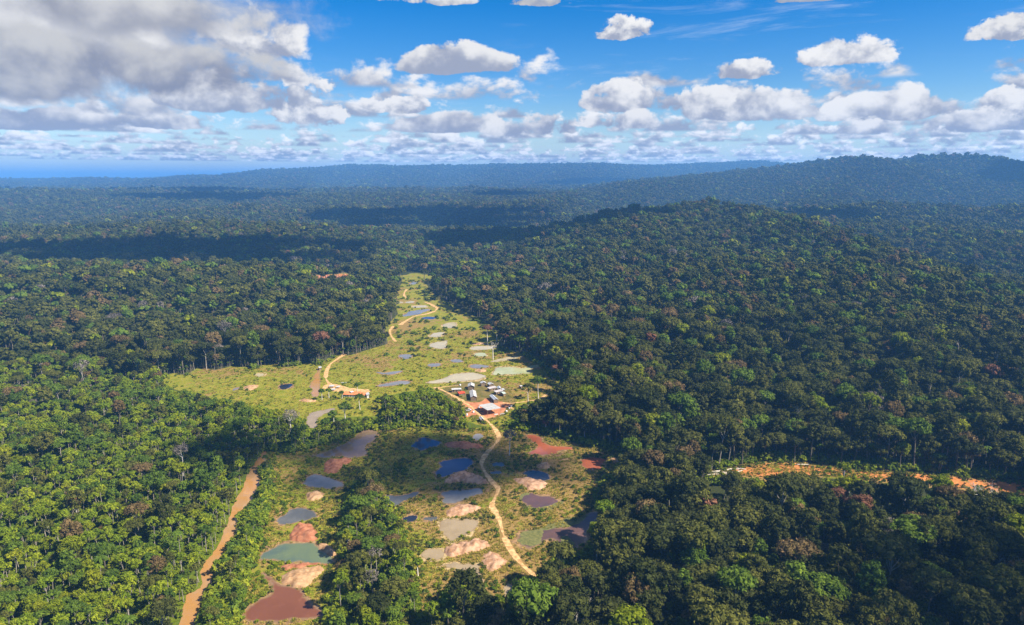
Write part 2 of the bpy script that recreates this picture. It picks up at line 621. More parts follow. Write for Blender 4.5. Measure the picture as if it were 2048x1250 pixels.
# ------------------------------------------------------------------ terrain sheet
azs = np.radians(np.concatenate([np.arange(-180, -48, 3.0), np.arange(-48, 48, 0.25), np.arange(48, 180, 3.0)]))
rad = np.concatenate([[40, 100, 150, 190, 220], np.arange(240, 1400, 4.0), np.geomspace(1400, 62000, 190)])
A, R = np.meshgrid(azs, rad)
X, Y = np.sin(A) * R, np.cos(A) * R
Z = height(X.ravel(), Y.ravel()).reshape(X.shape)
nA, nR = len(azs), len(rad)
i = np.arange(nR - 1)[:, None] * nA + np.arange(nA)[None, :]
j = np.arange(nR - 1)[:, None] * nA + (np.arange(nA)[None, :] + 1) % nA
F = np.stack([i, j, j + nA, i + nA], -1).reshape(-1, 4)[:, ::-1]
V = np.stack([X, Y, Z], -1).reshape(-1, 3)
V = np.vstack([V, [[0, 0, 0]]])
me = fast_mesh('terrain', V, F, 'ground_cover', True)
vx, vy = V[:, 0], V[:, 1]
dd = np.hypot(vx, vy)
att_open = np.zeros(len(V), np.float32)
lush_a = np.zeros(len(V), np.float32)
clay_a = np.zeros(len(V), np.float32)
for P_ in OPENS_G:
    s = (dd < 2000)
    e = edge_dist(P_, vx[s], vy[s])
    sd = np.where(inside(P_, vx[s], vy[s]), e, -e)
    att_open[s] = np.maximum(att_open[s], sstep(sd, -8, 3))
e = edge_dist(THICKET_G, vx, vy)
lush_a = np.maximum(lush_a, np.where(inside(THICKET_G, vx, vy), 1, sstep(-e, -20, 0))).astype(np.float32)
lush_a = np.maximum(lush_a, (sstep(-vx, -20, 60) * sstep(-dd, -760, -600))).astype(np.float32)
for P_, wid in ((CLAY_CUT, 3), (FAR_CAMP, 5)):
    g_ = np.array(G(P_))
    e = edge_dist(g_, vx, vy)
    clay_a = np.maximum(clay_a, np.where(inside(g_, vx, vy), sstep(e, 0, wid), 0) * .60)
dry_a = 0.40 + 0.34 * fbm(vx / 60, vy / 60, 3) + 0.24 * sstep(-vy, -560, -520) + 0.12 * sstep(-vy, -480, -400) * sstep(vx, -90, -40) - 0.25 * lush_a
dry_a = dry_a - 0.15 * inside(G([(630, 740), (760, 735), (760, 790), (650, 775)]), vx, vy)
for nme, arr in (('open', att_open), ('lush', lush_a), ('clay', clay_a), ('dry', dry_a)):
    at = me.attributes.new(nme, 'FLOAT', 'POINT')
    at.data.foreach_set('value', np.asarray(arr, np.float32))
terrain = link(bpy.data.objects.new('terrain', me))
tag(terrain, kind='structure')

# ------------------------------------------------------------------ haze
m = bpy.data.materials.new('haze')
m.use_nodes = True
m.node_tree.nodes.clear()
t = NT(m.node_tree)
o = t.new('ShaderNodeOutputMaterial')
pv = t.new('ShaderNodeVolumePrincipled')
pv.inputs['Color'].default_value = (0.17, 0.47, 1.0, 1)
pv.inputs['Density'].default_value = 9.2e-5
pv.inputs['Anisotropy'].default_value = 0.0
t.put(o.inputs['Volume'], pv.outputs[0])
m.cycles.homogeneous_volume = True
MATS['haze'] = m
zt, zb, hw = float(V[:, 2].max()) + 60, float(V[:, 2].min()) - 1.2, 63000
bv = [(sx_ * hw, sy_ * hw, zt if s_ else zb) for s_ in (0, 1) for sx_, sy_ in ((-1, -1), (1, -1), (1, 1), (-1, 1))]
hb = mesh_obj('haze', bv, [(3, 2, 1, 0), (4, 5, 6, 7), (0, 1, 5, 4), (1, 2, 6, 5), (2, 3, 7, 6), (3, 0, 4, 7)], 'haze')
tag(hb, kind='stuff')
HAZE_TOP = zt

# ------------------------------------------------------------------ clouds overhead whose shadows lie on the land
m, t, b = mat('cloud', (0.9, 0.9, 0.92), 1.0, 0.0)
tr = t.new('ShaderNodeBsdfTransparent')
mx = t.new('ShaderNodeMixShader')
mx.inputs[0].default_value = 0.70          # thin vapour: much of the light passes each wisp
t.put(mx.inputs[1], tr.outputs[0])
t.put(mx.inputs[2], b.outputs[0])
t.put(m.node_tree.nodes['Material Output'].inputs['Surface'], mx.outputs[0])
m2 = m.copy()
m2.name = 'thin_cloud'
m2.node_tree.nodes[mx.name].inputs[0].default_value = 0.40
MATS['thin_cloud'] = m2


def ico(sub):
    import bmesh
    bm = bmesh.new()
    bmesh.ops.create_icosphere(bm, subdivisions=sub, radius=1.0)
    v = np.array([q.co[:] for q in bm.verts])
    f = np.array([[q.index for q in fc.verts] for fc in bm.faces])
    bm.free()
    return v, f


ICO1, ICO2 = ico(1), ico(2)


def cloud(gx, gy, rx, ry, label, alt=2300.0, gz=20.0, ang=0.0):
    k = (alt - gz) / SUN.z
    cx, cy = gx + SUN.x * k, gy + SUN.y * k
    Vs, Fs, n = [], [], 0
    r_ = np.random.default_rng(int(abs(gx) * 3 + abs(gy)))
    cnt = 46
    ca, sa = math.cos(math.radians(ang)), math.sin(math.radians(ang))
    for i in range(cnt):
        q = math.sqrt(r_.uniform(0, 1))
        a = r_.uniform(0, 2 * math.pi)
        s = min(rx, ry) * (0.42 - 0.26 * q) * r_.uniform(0.7, 1.25)
        u, v_ = rx * .92 * q * math.cos(a), ry * .92 * q * math.sin(a)
        p = np.array([cx + u * ca - v_ * sa, cy + u * sa + v_ * ca, alt + s * 0.35 + r_.uniform(0, .25) * min(rx, ry) * (1 - q)])
        vv = ICO2[0] * s * (1 + 0.16 * r_.standard_normal((len(ICO2[0]), 1))) * np.array([1.25, 1.0, 0.55])
        Vs.append(vv + p)
        Fs.append(ICO2[1] + n)
        n += len(vv)
    V_ = np.vstack(Vs)
    V_ -= np.array([cx, cy, alt])
    me_ = fast_mesh('cloud', V_, np.vstack(Fs), 'thin_cloud' if alt < 1600 else 'cloud', True)
    o = link(bpy.data.objects.new('cloud', me_))
    o.location = (cx, cy, alt)
    tag(o, label, 'cloud', 'cumulus clouds drifting overhead')


for a in [
    (-35, 452, 125, 62, 'white cumulus cloud whose shadow lies on the village and its ponds', 1500),
    (-185, 455, 52, 34, 'small white cumulus cloud shading the trees west of the muddy river', 1500),
    (225, 275, 110, 46, 'white cumulus cloud shading the nearest forest east of the track', 1500),
    (-800, 1690, 640, 250, 'long white cumulus cloud shading the plain behind the western rise', 2000),
    (40, 1950, 330, 260, 'white cumulus cloud shading the forest beyond the head of the valley', 2000),
    (-330, 3000, 560, 430, 'white cumulus cloud shading the plain north of the valley'),
    (-3000, 5600, 1500, 600, 'broad white cumulus cloud shading the far western plain', 2500),
    (-1900, 4300, 700, 300, 'white cumulus cloud shading the middle of the western plain'),
    (2870, 4000, 330, 420, 'white cumulus cloud shading the flank of the eastern mountain', 2500),
    (1010, 2350, 200, 230, 'white cumulus cloud shading the saddle behind the eastern hill', 2300),
    (740, 7900, 600, 500, 'white cumulus cloud shading the foot of the northern ridge', 3000),
    (-80, 4700, 300, 300, 'small white cumulus cloud shading the plain before the northern ridge', 2500),
]:
    cloud(*a)

# ------------------------------------------------------------------ foliage meshes
BARK = noisy('pale_bark', (0.19, 0.17, 0.135), (0.33, 0.30, 0.25), 1.2)
noisy('dark_bark', (0.10, 0.085, 0.065), (0.20, 0.17, 0.13), 1.0)
noisy('bleached_wood', (0.52, 0.47, 0.40), (0.66, 0.62, 0.55), 1.5)
SPECIES = {
    'dark': (leaf_mat('dark_foliage', (0.019, 0.024, 0.007), (0.034, 0.038, 0.010)), 'dark green'),
    'olive': (leaf_mat('olive_foliage', (0.038, 0.042, 0.009), (0.060, 0.062, 0.013)), 'olive green'),
    'bronze': (leaf_mat('bronze_foliage', (0.056, 0.040, 0.016), (0.088, 0.063, 0.026)), 'bronze brown'),
    'green': (leaf_mat('green_foliage', (0.032, 0.054, 0.008), (0.056, 0.084, 0.010)), 'fresh green'),
    'lime': (leaf_mat('lime_foliage', (0.100, 0.135, 0.008), (0.170, 0.185, 0.012), .35, 1.35), 'bright lime-green'),
    'bright': (leaf_mat('bright_foliage', (0.070, 0.105, 0.008), (0.130, 0.155, 0.010), .3, 1.8), 'bright yellow-green'),
    'russet': (leaf_mat('russet_foliage', (0.17, 0.085, 0.045), (0.24, 0.125, 0.070), .25, 1.0), 'rust-brown'),
    'grey': (leaf_mat('grey_twigs', (0.12, 0.105, 0.085), (0.20, 0.175, 0.145), .2, 1.2), 'ashen grey'),
}
leaf_mat('shrub_foliage', (0.070, 0.105, 0.008), (0.140, 0.160, 0.012), .3, 1.6)
leaf_mat('scrub_foliage', (0.040, 0.055, 0.012), (0.085, 0.080, 0.022), .2, 1.5)
leaf_mat('grass_blades', (0.120, 0.135, 0.012), (0.280, 0.205, 0.045), .3, 1.4)


def crown_mesh(name, seed, R, H, zc, nclump, nleaf, leaf, material, core=0.72, shape=0.0, sub=1):
    """dome of leaf clumps; each clump a ball with leaf-sized faces standing off it"""
    r = np.random.default_rng(seed)
    Vq, Ft, Fq, Tt, Tq, n = [], [], [], [], [], 0
    ga = math.pi * (3 - math.sqrt(5))
    for i in range(nclump):
        f = (i + .5) / nclump
        cz = 1 - f * (1.25 + shape)
        rr = math.sqrt(max(0.0, 1 - min(abs(cz), 1) ** 2))
        th = i * ga + r.uniform(-.5, .5)
        k = r.uniform(.62, .95)
        c = np.array([math.cos(th) * rr * R * k, math.sin(th) * rr * R * k, zc + cz * H * k])
        cr = R * r.uniform(.26, .46) * (0.85 if nclump > 14 else 1.15)
        ct = r.uniform(.15, .85)
        iv, if_ = (ICO1 if sub == 1 else ICO2)
        vv = iv * cr * core * (1 + .16 * r.standard_normal((len(iv), 1))) * np.array([1, 1, .8]) + c
        Vq.append(vv); Ft.append(if_ + n); n += len(vv)
        Tt.append(np.clip(ct + r.normal(0, .18, len(if_)), 0, 1))
        if nleaf:
            d = r.standard_normal((nleaf, 3)); d[:, 2] = d[:, 2] * .8 + .35
            d /= np.linalg.norm(d, axis=1)[:, None]
            p = c + d * cr * r.uniform(.78, 1.12, (nleaf, 1)) * np.array([1, 1, .82])
            nr = d + r.normal(0, .45, (nleaf, 3)) + np.array([0, 0, .25])
            nr /= np.linalg.norm(nr, axis=1)[:, None]
            t1 = np.cross(nr, r.standard_normal((nleaf, 3)))
            t1 /= np.linalg.norm(t1, axis=1)[:, None] + 1e-9
            t2 = np.cross(nr, t1)
            s = leaf * r.uniform(.6, 1.5, (nleaf, 1))
            q = np.stack([p + t1 * s, p + t2 * s * .55 + nr * s * .12, p - t1 * s, p - t2 * s * .55 + nr * s * .12], 1)
            Vq.append(q.reshape(-1, 3))
            Fq.append(np.arange(nleaf * 4).reshape(-1, 4) + n); n += nleaf * 4
            Tq.append(np.clip(ct + r.normal(0, .26, nleaf), 0, 1))
    V_ = np.vstack(Vq)
    T3 = np.vstack(Ft)
    tint = list(np.concatenate(Tt))
    if Fq:
        q = np.vstack(Fq)
        T3 = np.vstack([T3, q[:, [0, 1, 2]], q[:, [0, 2, 3]]])
        tq = np.concatenate(Tq)
        tint += list(tq) + list(tq)
    me_ = fast_mesh(name, V_, T3, None)
    me_.materials.append(material)
    at_ = me_.attributes.new('tint', 'FLOAT', 'FACE')
    at_.data.foreach_set('value', np.array(tint, np.float32))
    return me_


def tube(path, radii, sides=6):
    V_, F_ = [], []
    path = [np.array(p, float) for p in path]
    for i, p in enumerate(path):
        d = path[min(i + 1, len(path) - 1)] - path[max(i - 1, 0)]
        d /= np.linalg.norm(d) + 1e-9
        u = np.cross(d, [0.3, 1, 0.1]); u /= np.linalg.norm(u)
        v_ = np.cross(d, u)
        for k in range(sides):
            a = 2 * math.pi * k / sides
            V_.append(p + radii[i] * (u * math.cos(a) + v_ * math.sin(a)))
    for i in range(len(path) - 1):
        for k in range(sides):
            a, b_ = i * sides + k, i * sides + (k + 1) % sides
            F_.append((a, b_, b_ + sides, a + sides))
    return V_, F_


def join(parts):
    V_, F_ = [], []
    for v_, f_ in parts:
        n = len(V_)
        V_ += list(v_)
        F_ += [tuple(i + n for i in q) for q in f_]
    return V_, F_


def trunk_mesh(name, seed, h, rad0, R, zc, material, limbs=4, sides=6):
    r = np.random.default_rng(seed)
    b1, b2 = r.normal(0, .03 * h, 2), r.normal(0, .03 * h, 2)
    path = [(0, 0, -1.0), (0, 0, .4), (b1[0] * .5, b1[1] * .5, h * .35), (b1[0], b1[1], h * .7), (b2[0], b2[1], h)]
    parts = [tube(path, [rad0 * 1.7, rad0 * 1.2, rad0, rad0 * .8, rad0 * .5], sides)]
    for i in range(limbs):
        a = i * 2 * math.pi / max(limbs, 1) + r.uniform(-.4, .4)
        e = np.array([math.cos(a) * R * .62, math.sin(a) * R * .62, zc + r.uniform(-.1, .35) * R * .5])
        s = np.array([b1[0], b1[1], h * r.uniform(.68, .85)])
        mid = (s + e) / 2 + np.array([0, 0, -.12 * R])
        parts.append(tube([s, mid, e], [rad0 * .5, rad0 * .36, rad0 * .16], max(4, sides - 2)))
    V_, F_ = join(parts)
    me_ = fast_mesh(name, V_, F_, material, True)
    return me_


def bare_mesh(name, seed, h, rad0, spread, material, levels=4, forks=3):
    """leafless tree: trunk that forks again and again"""
    r = np.random.default_rng(seed)
    parts = []

    def grow(p, d, L, rad, lev):
        d = d / np.linalg.norm(d)
        mid = p + d * L * .5 + r.normal(0, .05 * L, 3)
        e = p + d * L + r.normal(0, .05 * L, 3)
        parts.append(tube([p, mid, e], [rad, rad * .82, rad * .62], 6 if lev < 2 else 4))
        if lev >= levels:
            return
        for i in range(forks if lev < levels - 1 else 2):
            nd = d + r.normal(0, spread, 3) + np.array([0, 0, .12])
            grow(e, nd, L * r.uniform(.55, .8), rad * .58, lev + 1)
    parts.append(tube([(0, 0, -1), (.1, 0, h * .25), (0, .1, h * .5)], [rad0 * 1.4, rad0 * 1.05, rad0 * .9]))
    for i in range(forks):
        a = i * 2 * math.pi / forks + r.uniform(-.5, .5)
        grow(np.array([0, .1, h * .48]), np.array([math.cos(a) * spread, math.sin(a) * spread, 1.0]), h * .2, rad0 * .62, 1)
    V_, F_ = join(parts)
    return fast_mesh(name, V_, F_, material, True)


def palm_mesh(name, seed, z, L, material):
    r = np.random.default_rng(seed)
    V_, F_, T_ = [], [], []
    for i in range(15):
        a = i * 2 * math.pi / 15 + r.uniform(-.2, .2)
        up = r.uniform(.2, 1.0)
        c = np.array([math.cos(a), math.sin(a), 0])
        s = np.array([-math.sin(a), math.cos(a), 0])
        n = len(V_)
        for k in range(5):
            f = k / 4
            p = np.array([0, 0, z]) + c * L * f * .9 + np.array([0, 0, L * (up * f - .95 * f * f)])
            wd = L * .17 * (math.sin(math.pi * min(1, f * .85 + .1)))
            V_ += [p - s * wd + np.array([0, 0, -.3 * wd]), p, p + s * wd + np.array([0, 0, -.3 * wd])]
        for k in range(4):
            for q in (0, 1):
                F_.append((n + k * 3 + q, n + k * 3 + q + 1, n + k * 3 + q + 4, n + k * 3 + q + 3)); T_.append(r.uniform(.1, .9))
    me_ = fast_mesh(name, V_, F_, None)
    me_.materials.append(material)
    at_ = me_.attributes.new('tint', 'FLOAT', 'FACE')
    at_.data.foreach_set('value', np.array(T_, np.float32))
    return me_


# shapes: crown radius, crown half height, crown centre height, overhang
SHAPES = [(5.6, 4.2, 18.0, .0), (4.3, 4.6, 16.5, .3), (6.8, 3.2, 20.5, -.25), (4.6, 6.4, 17.5, .35)]
PROTO = []          # dicts: crown mesh, trunk mesh, kind, look


def add_proto(kind, sp, crown_me, trunk_me):
    PROTO.append(dict(kind=kind, sp=sp, crown=crown_me, trunk=trunk_me, obj=None))
    return len(PROTO) - 1


NEAR, MID, FARP, YOUNG = {}, {}, {}, {}
sd = 100
for sp in ('dark', 'olive', 'bronze', 'green', 'lime', 'russet', 'grey'):
    matl = SPECIES[sp][0]
    NEAR[sp], MID[sp], FARP[sp] = [], [], []
    shapes = SHAPES if sp in ('dark', 'olive', 'green') else (SHAPES[:3] if sp in ('bronze',) else SHAPES[:2])
    for k, (R, H, zc, ov) in enumerate(shapes):
        sd += 1
        if sp == 'grey':
            cm = crown_mesh('crown', sd, R, H, zc, 22, 26, .42, matl, core=.12, shape=ov)
        else:
            cm = crown_mesh('crown', sd, R, H, zc, 24, 44, .50, matl, shape=ov)
        tm = trunk_mesh('trunk', sd, zc - H * .2, .34, R, zc, 'pale_bark' if k == 2 or sp == 'grey' else 'dark_bark')
        NEAR[sp].append(add_proto('near', sp, cm, tm))
        PROTO[-1]['shape'] = ('domed', 'round', 'flat-topped', 'tall')[k]
    for k in range(2):
        sd += 1
        R, H, zc, ov = SHAPES[k]
        cm = crown_mesh('crown', sd, R, H, zc, 13, 12, .85, matl, core=.85 if sp != 'grey' else .4, shape=ov)
        tm = trunk_mesh('trunk', sd, zc, .34, R, zc, 'dark_bark', 0, 4)
        MID[sp].append(add_proto('mid', sp, cm, tm))
    sd += 1
    cm = crown_mesh('crown', sd, 5.6, 4.6, 15, 8, 0, 1, matl, core=1.0, shape=.2)
    tm = trunk_mesh('trunk', sd, 15, .4, 5, 15, 'pale_bark', 0, 3)
    FARP[sp].append(add_proto('far', sp, cm, tm))
for sp in ('bright', 'green', 'olive', 'lime', 'dark'):
    YOUNG[sp] = []
    for k in range(2):
        sd += 1
        R, H, zc = ((2.7, 2.0, 11.5), (2.2, 2.8, 10.0))[k]
        cm = crown_mesh('crown', sd, R, H, zc, 15, 30, .36, SPECIES[sp][0], shape=-.1)
        tm = trunk_mesh('trunk', sd, zc, .16, R, zc, 'pale_bark', 3, 5)
        YOUNG[sp].append(add_proto('young', sp, cm, tm))
PALM = []
for k in range(2):
    sd += 1
    PALM.append(add_proto('palm', 'green', palm_mesh('crown', sd, 12 + k * 3, 3.2, SPECIES['green' if k else 'bright'][0]),
                          trunk_mesh('trunk', sd, 12 + k * 3, .15, 1, 12, 'pale_bark', 0, 5)))
W1 = {'dark': .44, 'olive': .35, 'bronze': .065, 'green': .105, 'lime': .035, 'russet': .003, 'grey': .008}
W2 = {'bright': .60, 'green': .16, 'olive': .10, 'lime': .13, 'dark': .01}


def pick(weights, n, r):
    ks = list(weights)
    p = np.array([weights[k] for k in ks]); p = p / p.sum()
    return np.array(ks)[r.choice(len(ks), n, p=p)]


# ------------------------------------------------------------------ where trees stand
def jgrid(spacing, d0, d1, half=44.0, r=rng):
    n = int(2 * d1 / spacing)
    gx = (np.arange(n) - n / 2) * spacing
    gy = np.arange(int(d1 / spacing) + 1) * spacing
    X_, Y_ = np.meshgrid(gx, gy)
    X_ = X_ + (np.arange(len(gy)) % 2)[:, None] * spacing / 2
    X_, Y_ = X_.ravel(), Y_.ravel()
    d_ = np.hypot(X_, Y_)
    k = (d_ > d0) & (d_ < d1) & (np.abs(np.arctan2(X_, Y_)) < math.radians(half))
    X_, Y_ = X_[k], Y_[k]
    X_ = X_ + r.uniform(-.42, .42, len(X_)) * spacing
    Y_ = Y_ + r.uniform(-.42, .42, len(X_)) * spacing
    return X_, Y_


def in_open(x, y, z, h=0.0):
    px, py = project(x, y, z + h)
    k = np.zeros(len(x), bool)
    for P_ in OPENS:
        k |= inside(P_, px, py)
    return k


RIVER_L = [(a_ - 2, b_) for a_, b_ in [(528, 903), (513, 923), (498, 945), (494, 957), (490, 975), (470, 1005), (466, 1022), (460, 1035), (449, 1062), (442, 1085), (426, 1110), (411, 1125),
           (403, 1145), (408, 1165), (398, 1180), (373, 1190), (368, 1225), (358, 1250), (340, 1300), (330, 1340)]]
RIVER_R = [(534, 903), (529, 923), (520, 945), (531, 957), (519, 975), (507, 1005), (483, 1022), (476, 1035), (481, 1062), (462, 1085), (446, 1110), (429, 1125),
           (426, 1145), (424, 1165), (417, 1180), (413, 1190), (399, 1225), (396, 1250), (388, 1300), (380, 1340)]
RIVER_N = [(633, 735), (641, 735), (641, 757), (640, 775), (640, 794), (622, 794), (622, 775), (627, 757)]
RIVER_B = [(611, 856), (612, 832), (625, 824), (650, 819), (672, 815), (670, 822), (640, 830), (638, 856)]
RIVER = RIVER_L + RIVER_R[::-1]


def pts_pack(x, y, z, s, rz, idx):
    return np.stack([x, y, z, s, rz, idx], 1)


forest = []
# near forest: the old forest east of the track and on the rises, young regrowth west of the river
x, y = jgrid(5.9, 215, 860)
z = height(x, y)
reg = -x - 40 + 55 * fbm(x / 90, y / 90, 3) + 0.0 * y                 # >0 : western side
west = (reg > 0) & (y < 620 + 60 * fbm(x / 70 + 9, y / 70, 2) + .15 * -x)
px_, py_ = project(x, y, z)
strip = inside(STRIP, px_, py_)
young_p = np.where(west, .78 + .45 * fbm(x / 60 + 4, y / 60, 2), .04)
young_p = np.where(strip, .25, young_p)
isy = rng.uniform(0, 1, len(x)) < young_p
thk = inside(THICKET, px_, py_)
s = np.where(isy, rng.uniform(.8, 1.35, len(x)), np.clip(rng.lognormal(-.22, .34, len(x)), .40, 1.5) * np.where(strip, .62, np.where(west, .78, 1.0)))
hh = np.where(isy, 13, 21.5) * s
bad = in_open(x, y, z, 0)
for q in (.15, .3, .45, .6, .75, .9, 1.03):
    bad |= in_open(x, y, z, hh * q)
riv_px, riv_py = project(x, y, z + hh * .8)
bad |= inside(RIVER, px_, py_) | inside(RIVER, riv_px, riv_py) | inside(RIVER, *project(x, y, z + hh * .4))
bad |= thk & (rng.uniform(0, 1, len(x)) > .12)
keep = ~bad
x, y, z, s, isy, west, strip = x[keep], y[keep], z[keep], s[keep], isy[keep], west[keep], strip[keep]
spn = pick(W1, len(x), rng)
w2 = pick({'dark': .06, 'olive': .28, 'bronze': .06, 'green': .40, 'lime': .18, 'grey': .02}, len(x), rng)
spn = np.where(west | strip, w2, spn)
spy = pick(W2, len(x), rng)
idx = np.zeros(len(x), int)
for i in range(len(x)):
    if isy[i]:
        idx[i] = PALM[i % 2] if rng.uniform() < .035 else random.choice(YOUNG[spy[i]])
    else:
        idx[i] = random.choice(NEAR[spn[i]])
# a skirt of young growth along the forest edges
ex, ey = jgrid(4.2, 225, 860)
ez = height(ex, ey)
ed = np.full(len(ex), 1e9)
for Pg in OPENS_G:
    ed = np.minimum(ed, edge_dist(Pg, ex, ey))
es = rng.uniform(.35, .75, len(ex))
kk = (ed < 16) & (rng.uniform(0, 1, len(ex)) < .7)
for q in (0, .3, .6, 1.0):
    kk &= ~in_open(ex, ey, ez, 13 * es * q)
    kk &= ~inside(RIVER, *project(ex, ey, ez + 13 * es * q))
ex, ey, ez, es = ex[kk], ey[kk], ez[kk], es[kk]
esp = np.where(ex > 20, pick({'dark': .5, 'olive': .3, 'green': .2}, len(ex), rng), pick({'green': .45, 'olive': .25, 'bright': .3}, len(ex), rng))
eidx = np.array([random.choice(YOUNG[q]) for q in esp])
forest.append(pts_pack(ex, ey, ez, es, rng.uniform(0, 6.28, len(ex)), eidx))
near_pts = pts_pack(x, y, z, s, rng.uniform(0, 6.28, len(x)), idx)
forest.append(near_pts)

for d0, d1, sp_, protos, sc_ in ((860, 2300, 7.6, MID, .92), (2300, 5200, 10.5, FARP, 1.05), (5200, 12500, 18.0, FARP, 1.65)):
    x, y = jgrid(sp_, d0, d1, 42.0)
    z = height(x, y)
    s = np.clip(rng.lognormal(-.1, .3, len(x)), .45, 1.7) * sc_
    bad = np.zeros(len(x), bool)
    if d0 < 2000:
        bad = in_open(x, y, z, 0) | in_open(x, y, z, 19 * s)
    px_, py_ = project(x, y, z + 20)
    bad |= (px_ < -60) | (px_ > 2108)
    x, y, z, s = x[~bad], y[~bad], z[~bad], s[~bad]
    wv = {'dark': .38, 'olive': .38, 'bronze': .06, 'green': .14, 'lime': .035, 'russet': .001, 'grey': .005}
    wfar = {'dark': .56, 'olive': .32, 'bronze': .06, 'green': .05, 'lime': .01}
    spn = pick(wfar if d0 > 2000 else wv, len(x), rng)
    rr_ = rng.integers(0, 2, len(x))
    lut = {k: np.array(v) for k, v in protos.items()}
    idx = np.zeros(len(x), int)
    for k, v in lut.items():
        msk = spn == k
        idx[msk] = v[rr_[msk] % len(v)]
    zoff = 0 if d0 < 5000 else -8
    forest.append(pts_pack(x, y, z + zoff, s, rng.uniform(0, 6.28, len(x)), idx))
forest = np.vstack(forest)
forest[:, 2] -= 0.3

# ------------------------------------------------------------------ the 300 largest of each kind stand as trees of their own
RIVER_G = np.array(G(RIVER))
KINDNAME = {'near': 'rainforest_tree', 'mid': 'rainforest_tree', 'far': 'rainforest_tree', 'young': 'young_tree', 'palm': 'palm_tree'}


def locality(row):
    x_, y_ = np.array([row[0]]), np.array([row[1]])
    bx, by = project(row[0], row[1], row[2])
    if inside(STRIP, np.array([bx]), np.array([by]))[0]:
        return 'in the forest tongue between the ponds'
    if edge_dist(RIVER_G, x_, y_)[0] < 16:
        return 'beside the muddy river'
    names = ('edging the blue pond clearing', 'edging the red and green ponds', 'edging the camp clearing', 'beside the clay cut',
             'by the brown far clearing', 'by the far clearing')
    ds = [edge_dist(P_, x_, y_)[0] for P_ in OPENS_G]
    k_ = int(np.argmin(ds))
    if ds[k_] < 20:
        return names[k_]
    if row[0] < -60:
        return 'in the regrowth across the river'
    if row[1] < 300:
        return 'in the forest short of the track end'
    return 'between the ponds and the clay cut' if row[1] < 470 else 'in the forest behind the clay cut'


def zstretch(row):
    return 1 + .16 * math.sin(row[0] * 12.9 + row[1] * 7.3)


def real_tree(row, label=None):
    p = PROTO[int(row[5])]
    e = empty(KINDNAME[p['kind']], row[:3], row[4])
    e.scale = (row[3], row[3], row[3] * zstretch(row))
    e.rotation_euler = (.07 * math.sin(row[0] * 3), .07 * math.sin(row[1] * 3), row[4])
    tr = link(bpy.data.objects.new('trunk', p['trunk']), e)
    cr = link(bpy.data.objects.new('crown', p['crown']), e)
    look = SPECIES[p['sp']][1]
    where = locality(row)
    big = 'small ' if row[3] < .8 else ('big ' if row[3] > 1.2 else '')
    shp = p.get('shape', 'domed')
    if p['kind'] == 'young':
        lb = '%sslender young tree with %s crown %s' % (big, look, where)
        tag(e, lb, 'tree', lb.replace(' tree ', ' trees '))
    elif p['kind'] == 'palm':
        lb = '%spalm with arching fronds %s' % (big, where)
        tag(e, lb, 'palm', lb.replace('palm ', 'palms '))
    elif p['kind'] == 'near':
        lb = '%s%s rainforest tree with %s crown %s' % (big, shp, look, where)
        tag(e, lb, 'tree', lb.replace(' tree ', ' trees '))
    else:
        tag(e, 'small-looking %s rainforest tree in the distant canopy' % look, 'tree', 'distant %s canopy trees' % look)
    if p['obj'] is None:
        p['obj'] = (cr, tr)
    return e


fx, fy = project(forest[:, 0], forest[:, 1], forest[:, 2] + 15)
vis = (fx > -5) & (fx < 2053) & (fy < 1262)
dist = np.hypot(forest[:, 0], forest[:, 1])
kinds = np.array([p['kind'] for p in PROTO])[forest[:, 5].astype(int)]
taken = np.zeros(len(forest), bool)
for kd, cnt in (('near', 290), ('young', 290), ('palm', 40)):
    c = np.where(vis & (kinds == kd))[0]
    size = forest[c, 3] / dist[c]
    c = c[np.argsort(-size)[:cnt]]
    for q in c:
        real_tree(forest[q])
    taken[c] = True
for pi, p in enumerate(PROTO):
    if p['obj'] is None:
        c = np.where((forest[:, 5].astype(int) == pi) & ~taken)[0]
        if len(c):
            q = c[np.argmin(np.where(vis[c], dist[c], 1e9))]
            real_tree(forest[q])
            taken[q] = True
forest = forest[~taken]


